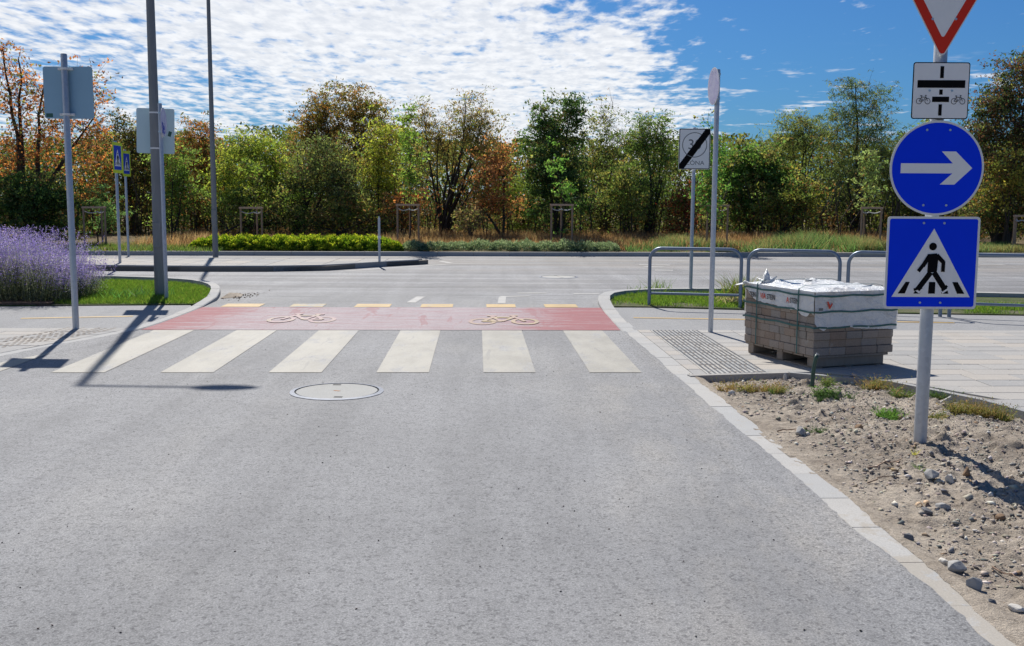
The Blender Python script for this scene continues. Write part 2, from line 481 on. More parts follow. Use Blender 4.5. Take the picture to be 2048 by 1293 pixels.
def f_attr(trans=.4, rough=.6):
    def f(g):
        a = g.n('ShaderNodeAttribute', attribute_name='leaf_color').outputs['Color']
        d = g.n('ShaderNodeBsdfDiffuse'); g.put(d.inputs[0], a)
        t = g.n('ShaderNodeBsdfTranslucent'); g.put(t.inputs[0], g.mix(1., a, (1.25, 1.25, .8), 'MULTIPLY'))
        gl = g.n('ShaderNodeBsdfGlossy'); gl.inputs[0].default_value = (.6, .6, .6, 1); gl.inputs['Roughness'].default_value = .45
        m1 = g.n('ShaderNodeMixShader'); m1.inputs[0].default_value = trans
        g.t.links.new(d.outputs[0], m1.inputs[1]); g.t.links.new(t.outputs[0], m1.inputs[2])
        m2 = g.n('ShaderNodeMixShader'); m2.inputs[0].default_value = .015 if trans > 0 else 0
        g.t.links.new(m1.outputs[0], m2.inputs[1]); g.t.links.new(gl.outputs[0], m2.inputs[2])
        return m2.outputs[0]
    return f
M['leaf'] = mat('foliage', f_attr(.52))
M['pebble'] = mat('pebbles', f_attr(0))


# ------------------------------------------------------------------ numpy meshes: clouds of leaves, blades, pebbles
def np_mesh(name, V, F, C, m, parent=None):
    """V (n,3); F (k,3|4) ints; C (n,3) colour per vertex"""
    me = bpy.data.meshes.new(name)
    k = F.shape[1]
    me.vertices.add(len(V)); me.vertices.foreach_set('co', V.astype(np.float32).ravel())
    me.loops.add(F.size); me.loops.foreach_set('vertex_index', F.astype(np.int32).ravel())
    me.polygons.add(len(F)); me.polygons.foreach_set('loop_start', np.arange(0, F.size, k, dtype=np.int32))
    me.update(calc_edges=True)
    if C is not None:
        at = me.attributes.new('leaf_color', 'FLOAT_COLOR', 'POINT')
        at.data.foreach_set('color', np.c_[C, np.ones(len(C))].astype(np.float32).ravel())
    me.materials.append(m)
    return link(bpy.data.objects.new(name, me), parent)
def unit(a): return a/np.maximum(np.linalg.norm(a, axis=1, keepdims=True), 1e-9)
def leaves(pos, L, Wd, col, axis=None, jit=1.0):
    """kite-shaped leaves: pos (n,3), L/Wd arrays, col (n,3), optional growing direction"""
    n = len(pos)
    d = unit(rng.normal(size=(n, 3)))
    if axis is not None: d = unit(axis+d*jit)
    s = unit(np.cross(d, rng.normal(size=(n, 3))))
    L = np.broadcast_to(L, n)[:, None]; Wd = np.broadcast_to(Wd, n)[:, None]
    nrm = np.cross(d, s)
    a = pos-d*L*.5; c = pos+d*L*.5
    b = pos-s*Wd*.5-d*L*.08+nrm*Wd*.12; e = pos+s*Wd*.5-d*L*.08+nrm*Wd*.12
    V = np.stack([a, b, c, e], 1).reshape(-1, 3)
    return V, np.arange(4*n).reshape(-1, 4), np.repeat(col, 4, 0)
def palette(pal, n, key=None):
    """pal: list of (weight, rgb); key (n,) in 0..1 picks the hue so that neighbours share it"""
    w = np.array([p[0] for p in pal], float); w = np.cumsum(w/w.sum())
    k = rng.random(n) if key is None else np.clip(key, 0, .9999)
    idx = np.searchsorted(w, k)
    c = np.array([p[1] for p in pal])[np.minimum(idx, len(pal)-1)]
    return c*rng.uniform(.72, 1.3, (n, 1))*rng.uniform(.93, 1.07, (n, 3))
def blades(pts, h, w, col, lean=.35):
    """grass blades: pts (n,3), heights, widths"""
    n = len(pts); h = np.broadcast_to(h, n)[:, None]; w = np.broadcast_to(w, n)[:, None]
    a = rng.random(n)*2*np.pi; s = np.c_[np.cos(a), np.sin(a), np.zeros(n)]
    ln = rng.normal(size=(n, 3))*lean; ln[:, 2] = 0
    tip = pts+np.c_[np.zeros((n, 2)), h]+ln*h
    V = np.stack([pts-s*w*.5, pts+s*w*.5, tip], 1).reshape(-1, 3)
    return V, np.arange(3*n).reshape(-1, 3), np.repeat(col, 3, 0)
def in_poly(pts, poly):
    x, y = pts[:, 0], pts[:, 1]; ins = np.zeros(len(pts), bool)
    for i in range(len(poly)):
        x0, y0 = poly[i][0], poly[i][1]; x1, y1 = poly[(i+1) % len(poly)][0], poly[(i+1) % len(poly)][1]
        c = ((y0 > y) != (y1 > y)) & (x < (x1-x0)*(y-y0)/((y1-y0)+1e-12)+x0)
        ins ^= c
    return ins
def scatter(poly, n):
    xs = [p[0] for p in poly]; ys = [p[1] for p in poly]; out = np.zeros((0, 2))
    while len(out) < n:
        p = np.c_[rng.uniform(min(xs), max(xs), n), rng.uniform(min(ys), max(ys), n)]
        out = np.r_[out, p[in_poly(p, poly)]]
    return out[:n]

YG = (.40, .44, .085); LG = (.25, .36, .09); MG = (.15, .225, .065); DG = (.06, .11, .035)
OL = (.26, .25, .08); BR = (.28, .16, .07); RU = (.50, .20, .075); TN = (.26, .17, .09); GG = (.14, .18, .10); YE = (.32, .29, .06)
LAKE = None
def crown_tree(name, label, cat, base, ells, pal, nclump=110, per=90, leaf=(.10, .045), stems=3, r0=.05, sig=.20,
               sparse_branches=True, bark='bark', group=None, spread=.25, droop=0., flat=.5, boost=1.38, lowfork=.15, name_leaf='crown'):
    """a tree: stems forking from the base, a branch to every leaf clump, leaves spread round clump and branch.
    ells: (centre Vector, rx, rz)"""
    root = thing(name, label, cat, base, 0, group)
    base = Vector(base)
    br = MB(); tips = []
    wts = [max(e[1]*e[2], .01) for e in ells]
    def in_ell(top=False):
        e = random.choices(ells, wts)[0]
        while True:
            q = Vector((random.uniform(-1, 1), random.uniform(-1, 1), random.uniform(-1, 1)))
            if q.length <= 1 and (not top or q.z > .2):
                q = q*(.55+.45*q.length**.5) if q.length < .6 else q
                return e[0]+Vector((q.x*e[1], q.y*e[1]*.8, q.z*e[2]))
    stem_pts = []
    for i in range(stems):
        t = in_ell(True) - base
        a = random.random()*6.28; st = Vector((math.cos(a), math.sin(a), 0))*spread*random.random()
        if i == 0: st = Vector((0, 0, 0))
        pts = []; nseg = 9; off = Vector((random.uniform(-1, 1), random.uniform(-1, 1), 0))*.12*t.length*.5
        for k in range(nseg+1):
            f = k/nseg
            p = st*(1-f)+Vector((t.x*f**1.25, t.y*f**1.25, t.z*f))+off*math.sin(f*math.pi)
            p += Vector((random.gauss(0, .02), random.gauss(0, .02), 0))*t.length*.25*(0 if k == 0 else 1)
            pts.append(p)
        pts[0].z = -.1
        rr = [r0*(1-.85*(k/nseg)**.8)*(1.25 if k == 0 else 1) for k in range(nseg+1)]
        br.tube(pts, rr, 6, False); stem_pts += [(p, r) for p, r in zip(pts, rr)][2:]
    cents = []; axes = []
    for i in range(nclump):
        c = in_ell()-base
        best = None; bd = 1e9
        for p, r in stem_pts:
            d = (p-c).length + (0 if p.z < c.z-.1 else 1.2) + random.random()*.15
            if d < bd: bd, best = d, (p, r)
        p0, r = best
        m = p0.lerp(c, .5)+Vector((random.gauss(0, .08), random.gauss(0, .08), .10-droop*.1))*(c-p0).length
        path = [p0, p0.lerp(m, .6)+(m-p0)*.05, m.lerp(c, .35), c]
        rb = min(r*.55, .006+.011*(c-p0).length)
        br.tube(path, [rb, rb*.75, rb*.5, .0035], 3, False)
        if i % 3 == 0: stem_pts.append((m, rb*.7))
        for q in range(3):                                       # twigs reaching through the clump
            w = Vector((random.gauss(0, 1), random.gauss(0, 1), random.gauss(.25-droop, .8)))*sig*1.5
            br.tube([m.lerp(c, .4+.2*q), m.lerp(c, .6+.15*q)+w*.4, c+w], [.005, .004, .002], 3, False)
            cents.append(c+w*.85); axes.append(w.normalized())
        cents.append(c); axes.append((c-p0).normalized())
    if len(br.v): br.build('trunk', M[bark], root)
    C = np.array([tuple(c) for c in cents]); A = np.array([tuple(a) for a in axes])
    n = int(nclump*per*.80); wt_ = np.clip((C[:, 2]-.25)/1.3, .28, 1)*rng.uniform(.3, 1.7, len(C)); idx = rng.choice(len(C), n, p=wt_/wt_.sum())
    pos = C[idx]+rng.normal(size=(n, 3))*np.array([1, 1, flat])*sig*.8*rng.uniform(.45, 1.2, (len(C), 1))[idx]
    pos[:, 2] = np.maximum(pos[:, 2], .03)
    pal = [(w_, tuple(min(c_*boost, .8) for c_ in col_)) for w_, col_ in pal]
    tw = sum(p_[0] for p_ in pal)
    pal += [(tw*.14, (.17, .17, .07)), (tw*.07, (.26, .15, .075)), (tw*.05, (.40, .40, .12))]
    key = rng.random(len(C)); ck = np.clip(key[idx]+rng.normal(size=n)*.10, 0, 1)
    L = leaf[0]*rng.uniform(.6, 1.3, n)
    ax = A[idx]*.6+np.array([0, 0, -.6*droop])
    V, F, K = leaves(pos, L, L*leaf[1]/leaf[0]*rng.uniform(.8, 1.2, n), palette(pal, n, ck), ax, .9)
    np_mesh(name_leaf, V, F, K, M['leaf'], root)
    return root


exec_order = 'setting'
# ================================================================== SETTING
TT = Vector((1, .0335, 0)).normalized(); LL = Vector((-.0335, 1, 0)).normalized()    # across / along the side street
def line_pts(pts, z=0): return [G(x, y, z) for x, y in pts]
KRo = [Vector(p).to_3d() for p in [(1.80, -3), (1.80, 0), (1.765, 2.5), (1.735, 3.86), (1.70, 4.5), (1.665, 5.2), (1.635, 6.05), (1.59, 6.9), (1.55, 7.7),
       (1.51, 8.9), (1.45, 10.2), (1.40, 11.5), (1.345, 12.75), (1.32, 14.2), (1.306, 15.6), (1.33, 16.3), (1.45, 16.9), (1.75, 17.4), (2.2, 17.72), (2.8, 17.88), (4.0, 17.98), (8.5, 17.3), (16, 16.6), (40, 15)]]
KRw = .185
KLo = [Vector(p).to_3d() for p in [(-6.6, 4.0), (-6.2, 6.5), (-5.65, 8.6), (-5.12, 10.33), (-4.93, 11.0), (-4.735, 11.6), (-4.55, 12.3), (-4.48, 12.9), (-4.49, 14.2),
       (-4.52, 15.1), (-4.60, 16.2), (-4.76, 17.0), (-4.95, 17.65), (-5.25, 18.4), (-5.7, 19.0), (-6.4, 19.5), (-7.4, 19.8), (-9, 19.95), (-14, 20.0), (-40, 19.0)]]
def offset(pl, w):
    out = []
    for i, p in enumerate(pl):
        d = (pl[min(i+1, len(pl)-1)]-pl[max(i-1, 0)]).normalized()
        out.append(p+Vector((d.y, -d.x, 0))*w)
    return out
KRi = offset(KRo, KRw); KLi = offset(KLo, -.15)
def resample(a, b, step):
    """walk two parallel polylines, give pairs every step metres"""
    cum = [0]
    for i in range(len(a)-1): cum.append(cum[-1]+(a[i+1]-a[i]).length)
    out = []; s = 0
    while s <= cum[-1]:
        i = max(j for j in range(len(cum)) if cum[j] <= s+1e-9); i = min(i, len(a)-2)
        f = (s-cum[i])/(cum[i+1]-cum[i])
        out.append((a[i].lerp(a[i+1], f), b[i].lerp(b[i+1], f), s)); s += step
    return out

gp = [(-400, -300, -.09), (400, -300, -.09), (400, 700, -.09), (-400, 700, -.09)]
struct(mesh('ground', gp, [(0, 1, 2, 3)], M['field']))
FK = [Vector((-60, 26.0, 0)), Vector((-11.45, 28.40, 0)), Vector((-5.8, 28.70, 0)), Vector((0, 29.02, 0)), Vector((9.6, 29.62, 0)), Vector((14.6, 29.9, 0)), Vector((60, 32, 0))]
# the two carriageways as one sheet, bounded on the right by the kerb
mid = lambda a, b: [x.lerp(y, .5) for x, y in zip(a, b)]
poly = [(-60, -20)]+[(1.85, -20)]+[(p.x+.05, p.y) for p in mid(KRo, KRi)]+[(60, 14)]+[(p.x, p.y+.05) for p in FK[::-1]]
bm = bmesh.new()
f = bm.faces.new([bm.verts.new((x, y, 0)) for x, y in poly])
f.normal_update(); bmesh.ops.triangulate(bm, faces=[f])
me = bpy.data.meshes.new('road')
bm.to_mesh(me); bm.free(); me.materials.append(M['asphalt'])
for p_ in me.polygons:
    if p_.normal.z < 0: p_.flip()
road = struct(link(bpy.data.objects.new('road', me)))

def flat_poly(name, pts, z, m, parent):
    a = sum(pts[i][0]*pts[(i+1) % len(pts)][1]-pts[(i+1) % len(pts)][0]*pts[i][1] for i in range(len(pts)))
    if a < 0: pts = pts[::-1]
    bm = bmesh.new(); f = bm.faces.new([bm.verts.new((p[0], p[1], z)) for p in pts])
    f.normal_update()
    if len(pts) > 4: bmesh.ops.triangulate(bm, faces=[f])
    me = bpy.data.meshes.new(name); bm.to_mesh(me); bm.free(); me.materials.append(m)
    return link(bpy.data.objects.new(name, me), parent)
# zebra crossing: stripes one metre apart
org = Vector((-.263, 9.594, 0))
for k in range(-5, 2):
    a = org+TT*(k*.992); ln = 3.09
    if k == -5: a += TT*.02
    pts = [a, a+TT*.485, a+TT*.485+LL*ln, a+LL*ln]
    flat_poly('crosswalk_stripe', pts, .004, M['white_paint'], road)
# red cycle crossing
y0 = org+LL*3.12
def on_T(x, o): return o+TT*((x-o.x)/TT.x)
y1 = G(973, 616)
redp = [on_T(-4.50, y0), on_T(1.335, y0), on_T(1.31, y1), on_T(-4.54, y1)]
flat_poly('red_cycle_crossing', redp, .004, M['red_paint'], road)
for i, (a, b) in enumerate(((437, 515), (575, 643), (706, 778), (840, 905), (973, 1032), (1091, 1157))):
    p, q = G(a, 616), G(b, 616); p = on_T(p.x, y1+LL*.03); q = on_T(q.x, y1+LL*.03)
    flat_poly('yellow_dash', [p, q, q+LL*.46, p+LL*.46], .005, M['yellow_paint'] if i in (0, 2, 4, 5, 3) else M['yellow_worn'], road)
# painted bicycles, stretched along the street
def ring2(cx, cy, r, w, n=22, a0=0, a1=2*math.pi):
    out = []
    for k in range(n):
        a, b = a0+(a1-a0)*k/n, a0+(a1-a0)*(k+1)/n
        out.append([(cx+r*math.cos(a), cy+r*math.sin(a)), (cx+r*math.cos(b), cy+r*math.sin(b)),
                    (cx+(r-w)*math.cos(b), cy+(r-w)*math.sin(b)), (cx+(r-w)*math.cos(a), cy+(r-w)*math.sin(a))])
    return out
def bar2(x0, y0, x1, y1, w):
    d = Vector((x1-x0, y1-y0)).normalized()*w*.5; n = Vector((-d.y, d.x))
    return [(x0+n.x, y0+n.y), (x0-n.x, y0-n.y), (x1-n.x, y1-n.y), (x1+n.x, y1+n.y)]
def bike2(w=.045):
    q = ring2(.2, .2, .2, w)+ring2(.8, .2, .2, w)
    q += [bar2(.2, .2, .36, .46, w), bar2(.36, .46, .66, .46, w), bar2(.36, .46, .47, .2, w), bar2(.47, .2, .66, .46, w),
          bar2(.2, .2, .47, .2, w), bar2(.8, .2, .64, .56, w), bar2(.36, .46, .34, .53, w), bar2(.27, .55, .41, .55, w*1.2), bar2(.60, .58, .72, .58, w)]
    return q
def polys_obj(name, polys, fn, m, parent):
    vs, fs = [], []
    for i_, p in enumerate(polys):
        a = sum(p[i][0]*p[(i+1) % len(p)][1]-p[(i+1) % len(p)][0]*p[i][1] for i in range(len(p)))
        n = len(vs); q_ = [fn(x, y) for x, y in p]
        if (q_[1][0]-q_[0][0])*(q_[2][1]-q_[1][1])-(q_[1][1]-q_[0][1])*(q_[2][0]-q_[1][0]) < 0: q_ = q_[::-1]
        vs += [(x, y, z_+i_*.0001) for x, y, z_ in q_]; fs.append(tuple(range(n, n+len(p))))
    return mesh(name, vs, fs, m, parent)
M['yellow_bike'] = mat('worn_yellow_bicycle_paint', f_paint((.40, .29, .13), .45, .60, .3, under=(.30, .165, .17)))
o0 = G(936, 651)
polys_obj('painted_bicycle', bike2(.06), lambda x, y: tuple(o0+TT*(x*.93)+LL*(y*1.75)+Vector((0, 0, .0075))), M['yellow_bike'], road)
o1 = G(524, 647)
M['yellow_ghost'] = mat('nearly_gone_yellow_paint', f_paint((.38, .30, .19), .38, .54, .3, under=(.31, .185, .19)))
polys_obj('painted_bicycle', bike2(.06), lambda x, y: tuple(o1+TT*((1-x)*.90)+LL*(y*1.75)+Vector((0, 0, .0075))), M['yellow_ghost'], road)
# thin white lines of the junction
def px_line(name, a, b, w, m='line_paint', z=.004):
    p, q = G(*a), G(*b); d = (q-p).normalized(); n = Vector((-d.y, d.x, 0))*w*.5
    return flat_poly(name, [p-n, q-n, q+n, p+n], z, M[m], road)
px_line('lane_line', (1147, 588.5), (1198, 588.5), .16)
px_line('lane_line', (1035, 587), (1092, 587), .16)
px_line('stop_line', (1000, 594), (1060, 593), .14, z=.0045)
px_line('stop_line', (1003, 608), (1005, 594.5), .12)
px_line('lane_line', (822, 606), (842, 594), .14)
px_line('edge_line', (690, 543), (905, 528.5), .13)
px_line('edge_line', (905, 528.3), (1270, 527), .13, z=.0045)
px_line('edge_line', (880, 523), (902, 527), .16)
px_line('lane_dash', (1278, 530), (1340, 531), .28)
px_line('lane_dash', (1288, 533.5), (1328, 535), .35)
px_line('lane_dash', (1310, 541), (1346, 541.5), .3)
px_line('edge_line', (1960, 536), (2300, 537.5), .13)
px_line('lane_dash', (1955, 530), (2010, 530), .3)
px_line('edge_line', (1345, 528.5), (1960, 533), .10)

# ---- kerb stones
def kerb(parent, outer, inner, step, top, m, s0=0, s1=1e9, low=-.15, lip=0.):
    pr = resample(outer, inner, step); me_n = 0
    for i in range(len(pr)-1):
        (a, b, s), (c, d, t) = pr[i], pr[i+1]
        if s < s0 or s > s1: continue
        u = (c-a).normalized()*.003
        a2, c2, b2, d2 = a+u, c-u, b+u, d-u
        za, zc = top(s), top(t); j = random.uniform(-.0012, .0012)
        cb = .012
        w = (b2-a2).normalized()*cb; w2 = (d2-c2).normalized()*cb
        vs = [(a2.x, a2.y, low), (b2.x, b2.y, low), (d2.x, d2.y, low), (c2.x, c2.y, low),
              (a2.x, a2.y, za-cb+j), (b2.x, b2.y, za+j), (d2.x, d2.y, zc+j), (c2.x, c2.y, zc-cb+j),
              (a2.x+w.x, a2.y+w.y, za+j), (c2.x+w2.x, c2.y+w2.y, zc+j)]
        fs = [(3, 2, 1, 0), (8, 5, 6, 9), (4, 8, 9, 7), (0, 1, 5, 8, 4), (2, 3, 7, 9, 6), (1, 2, 6, 5), (3, 0, 4, 7)]
        o = mesh('kerb_stone', vs, fs, m, parent); me_n += 1
    return me_n
def fill_prism(name, poly, z0, z1, m, kind=True):
    bm = bmesh.new()
    a = sum(poly[i][0]*poly[(i+1) % len(poly)][1]-poly[(i+1) % len(poly)][0]*poly[i][1] for i in range(len(poly)))
    if a < 0: poly = poly[::-1]
    top = bm.faces.new([bm.verts.new((p[0], p[1], z1)) for p in poly]); top.normal_update()
    r = bmesh.ops.extrude_face_region(bm, geom=[top])
    vs = [e for e in r['geom'] if isinstance(e, bmesh.types.BMVert)]
    for v in vs: v.co.z = z0
    bmesh.ops.recalc_face_normals(bm, faces=bm.faces)
    for f_ in bm.faces: f_.normal_update()
    bmesh.ops.triangulate(bm, faces=[f for f in bm.faces if len(f.verts) > 4])
    me = bpy.data.meshes.new(name); bm.to_mesh(me); bm.free(); me.materials.append(m)
    o = link(bpy.data.objects.new(name, me))
    return struct(o) if kind else o
def sm(x, a, b): t = min(max((x-a)/(b-a), 0), 1); return t*t*(3-2*t)

def cumlen(pl, i):
    return sum((pl[j+1]-pl[j]).length for j in range(i))
sR_low, sR_hi = cumlen(KRo, 13), cumlen(KRo, 16)
def topR(s):
    return .014+.083*sm(s, sR_low+.3, sR_hi)
kb = struct(mesh('right_kerb', [(p.x, p.y, -.12) for p in KRo]+[(p.x, p.y, -.12) for p in KRi],
     [(i, i+1, len(KRo)+i+1, len(KRo)+i) for i in range(len(KRo)-1)], M['edging']))
kerb(kb, KRo, KRi, .5, topR, M['kerb'], 0, cumlen(KRo, 19)+6)
def lip(name, line, side, s_max):
    """ragged edge of the asphalt that runs out over the kerb stones"""
    pr_ = resample(line, offset(line, 1.0), .02); vs = []; fs = []
    for i, (a, b_, s) in enumerate(pr_):
        if s > s_max: break
        if a.y > 9.3 and side > 0 or a.y > 12.4: back_ = .03
        else: back_ = .30
        if a.y > 12.4 and (a.y > 12.6 or side < 0): break
        k_ = max(0, noise.fractal(Vector((s*1.3, 1, 7)), .7, 2.2, 6)*.024+.016)+.012*max(0, noise.noise(Vector((s*14, 3, 2))))
        k_ = min(k_, .07)+.002
        w = (b_-a).normalized()*side
        p = a-w*back_; q = a+w*k_
        vs += [(p.x, p.y, .0010), (a.x, a.y, .0165), (q.x, q.y, .0158)]
    for i in range(len(vs)//3-1):
        a = 3*i; fs += [(a, a+1, a+4, a+3), (a+1, a+2, a+5, a+4)]
    o = mesh(name, vs, fs, M['asphalt'], road)
    for p_ in o.data.polygons:
        if p_.normal.z < 0: p_.flip()
lip('asphalt_lip', KRo, 1, sR_low)
lip('asphalt_lip', KLo, -1, cumlen(KLo, 9))
def spill(name, line, m):
    pr_ = resample(line, offset(line, -1.0), .02); vs = []; fs = []
    for i, (a, b_, s) in enumerate(pr_):
        if a.y > 9.35: break
        if a.y < 1: continue
        k_ = .02+noise.fractal(Vector((s*1.1, 5, 1)), .7, 2.2, 6)*.04+.015*max(0, noise.noise(Vector((s*12, 6, 2))))+.07*sm(5.2-a.y, 0, 1.8)
        k_ = min(max(k_, .004), .15); w = (b_-a).normalized()
        p = a-w*.06; q = a+w*k_; c = a+w*k_*.4
        vs += [(p.x, p.y, .004), (a.x, a.y, .021), (c.x, c.y, .020), (q.x, q.y, .0150)]
    for i in range(len(vs)//4-1):
        for j in range(3):
            a = 4*i+j; fs.append((a, a+4, a+5, a+1))
    o = mesh(name, vs, fs, m, None, True); struct(o)
    if o.data.polygons[0].normal.z < 0:
        for p_ in o.data.polygons: p_.flip()
spill('dirt_edge', KRi, M['dirt'])
sL_low, sL_hi = cumlen(KLo, 8), cumlen(KLo, 12)
def topL(s): return .014+.093*sm(s, sL_low+.4, sL_hi)
kb2 = struct(mesh('left_kerb', [(p.x, p.y, -.12) for p in KLo]+[(p.x, p.y, -.12) for p in KLi],
     [(i, len(KLo)+i, len(KLo)+i+1, i+1) for i in range(len(KLo)-1)], M['edging']))
kerb(kb2, KLo, KLi, .5, topL, M['kerb'], 0, cumlen(KLo, 17)+6)

# ---- cycle paths
CP_R = [(1.50, 12.72), (1.49, 15.35), (2.0, 15.35), (4.9, 14.75), (9, 14.35), (16, 13.9), (30, 13), (30, 12.5), (16, 12.9), (9, 12.72), (4, 12.78)]
fill_prism('right_cycle_path', CP_R, -.1, .018, M['cycle_asphalt'])
CP_L = [(-4.60, 12.35), (-4.62, 15.0), (-4.75, 15.36), (-7.3, 15.05), (-14, 14.6), (-30, 13.6), (-30, 11.2), (-14, 12.1), (-8, 12.5), (-4.68, 12.62)]
fill_prism('left_cycle_path', CP_L, -.1, .018, M['cycle_asphalt'])
def gline(a, b, w, z, parent, name='yellow_line'):
    p, q = G(*a, z), G(*b, z); d = (q-p).normalized(); n = Vector((-d.y, d.x, 0))*w*.5
    return flat_poly(name, [p-n, q-n, q+n, p+n], z, M['yellow_paint'], parent)
rp = bpy.data.objects['right_cycle_path']; lp = bpy.data.objects['left_cycle_path']
rp.location.z = lp.location.z = -.004
gline((1267, 635), (1908, 645), .11, .022, rp)
gline((42, 636.5), (266, 632), .11, .022, lp)

# ---- paved footways, slab by slab
E = [Vector(p).to_3d() for p in [(1.60, 9.42), (2.34, 9.62), (2.85, 9.63), (3.12, 9.50), (3.50, 9.05), (3.76, 8.66), (3.98, 7.8), (4.3, 6.6), (4.9, 4.5)]]
bed = fill_prism('right_footway', [(1.56, 9.45), (1.50, 12.72), (4, 12.76), (9, 12.70), (16, 12.8), (16, 4.5), (4.95, 4.5)]+[(p.x, p.y) for p in E[::-1][1:]], -.1, .014, M['joint'])
def clip(poly, p, n):
    out = []
    for i in range(len(poly)):
        a, b = poly[i], poly[(i+1) % len(poly)]
        da, db = (a-p).dot(n), (b-p).dot(n)
        if da >= 0: out.append(a)
        if (da > 0) != (db > 0): out.append(a.lerp(b, da/(da-db)))
    return out
def area(poly): return abs(sum(poly[i].x*poly[(i+1) % len(poly)].y-poly[(i+1) % len(poly)].x*poly[i].y for i in range(len(poly))))/2
def slab(poly, z1, m, parent, name='paving_slab', b=.006, z0=.0):
    """a slab with chamfered upper edge"""
    c = sum(poly, Vector((0, 0, 0)))/len(poly); n = len(poly)
    j = random.uniform(-.0012, .0012)
    out = [p for p in poly]; ins = [p+(c-p).normalized()*b for p in poly]
    vs = [(p.x, p.y, z0) for p in out]+[(p.x, p.y, z1-b*.6+j) for p in out]+[(p.x, p.y, z1+j) for p in ins]
    fs = [tuple(range(n-1, -1, -1)), tuple(range(2*n, 3*n))]
    for k in range(n):
        l = (k+1) % n
        fs += [(k, l, n+l, n+k), (n+k, n+l, 2*n+l, 2*n+k)]
    return mesh(name, vs, fs, m, parent)
def rect(o, a0, a1, b0, b1): return [o+TT*a0+LL*b0, o+TT*a1+LL*b0, o+TT*a1+LL*b1, o+TT*a0+LL*b1]
O2 = Vector((1.60, 9.45, 0))
tac = (.20, .78)         # tactile field across
gap = .0035; cnt = 0; rest = MB()
row = 0; b0 = -4.8
while b0 < 3.25:
    a0 = random.choice((0, -.15, -.3)) if b0 < -.2 else -.15
    while a0 < 8.6:
        w = random.choice((.3, .45, .6)) if a0 > 1.0 or b0 < -.25 else None
        if w is None: w = tac[0]-a0 if a0 < tac[0]-.01 else (.29 if a0 < tac[1]-.02 else .42)
        p = rect(O2, a0+gap, a0+w-gap, b0+gap, min(b0+.3, 3.25)-gap)
        c = sum(p, Vector((0, 0, 0)))/4
        # clip against the edging and the kerb
        k = min(range(len(E)-1), key=lambda k: ((E[k].lerp(E[k+1], .5))-c).length)
        near = sorted(range(len(E)-1), key=lambda k: min((E[k]-c).length, (E[k+1]-c).length, (E[k].lerp(E[k+1], .5)-c).length))[:2]
        q = p
        for k in near[:1]:
            d = (E[k+1]-E[k]).normalized(); n = Vector((-d.y, d.x, 0))
            q = clip(q, E[k], n)
            if len(q) < 3: break
        if len(q) >= 3:
            # kerb side: inner kerb line
            for k in range(len(KRi)-1):
                if KRi[k].y <= c.y <= KRi[k+1].y:
                    d = (KRi[k+1]-KRi[k]).normalized(); q = clip(q, KRi[k]+Vector((.004, 0, 0)), Vector((d.y, -d.x, 0))); break
        # a slab whose centre lies outside goes
        k = near[0]; d = (E[k+1]-E[k]).normalized()
        if len(q) >= 3 and area(q) > .004 and c.y < 12.9:
            px_ok = c.y > 7 and c.x < 6.6
            m = M['tactile'] if tac[0]-.01 <= a0 < tac[1]-.02 and b0 > -.2 else M['slab']
            if px_ok and cnt < 290:
                slab(q, .026, m, bed); cnt += 1
            else:
                rest.prism([(v.x, v.y) for v in q], 0, .026)
        a0 += w
    b0 += .3
if rest.v: stuff(rest.build('paving_slabs_beyond', M['slab'], bed))
# tactile knobs
kn = MB(); b = .04
while b < 3.2:
    a = tac[0]+.03
    while a < tac[1]-.01:
        c = O2+TT*a+LL*b
        n = 6; vs = [(c.x+.0135*math.cos(t*1.0472), c.y+.0135*math.sin(t*1.0472), .0245) for t in range(n)]+[(c.x+.009*math.cos(t*1.0472), c.y+.009*math.sin(t*1.0472), .0325) for t in range(n)]
        kn.add(vs, [tuple(range(n, 2*n))]+[(t, (t+1) % n, n+(t+1) % n, n+t) for t in range(n)])
        a += .0483
    b += .05
stuff(kn.build('tactile_knobs', M['tactile'], bed)); bed.location.z = -.008
gr_ = MB(); b = .065  # dark dashes painted on the slabs as the shade of the knobs
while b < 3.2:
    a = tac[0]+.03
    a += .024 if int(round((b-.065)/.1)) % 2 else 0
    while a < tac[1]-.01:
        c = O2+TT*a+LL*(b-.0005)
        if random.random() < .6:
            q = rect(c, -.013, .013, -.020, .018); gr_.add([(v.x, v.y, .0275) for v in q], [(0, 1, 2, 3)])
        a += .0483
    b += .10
stuff(gr_.build('painted_knob_shade', M['groove'], bed))
# concrete edging
ei = offset(E, .07)
em = struct(mesh('edging', [(p.x, p.y, -.14) for p in E]+[(p.x, p.y, -.14) for p in ei], [(i, len(E)+i, len(E)+i+1, i+1) for i in range(len(E)-1)], M['edging']))
cum = 0
for a, b_, s in [(x[0], x[1], x[2]) for x in resample(E, ei, .9999)]:
    pass
pr = resample(E, ei, 1.0)
for i in range(len(pr)-1):
    a, b_, c, d = pr[i][0], pr[i][1], pr[i+1][0], pr[i+1][1]
    u_ = (c-a).normalized()*.003
    mb = MB(); mb.prism([((a+u_).x, (a+u_).y), ((b_+u_).x, (b_+u_).y), ((d-u_).x, (d-u_).y), ((c-u_).x, (c-u_).y)], -.13, .029)
    mb.build('edging_stone', M['edging'], em)

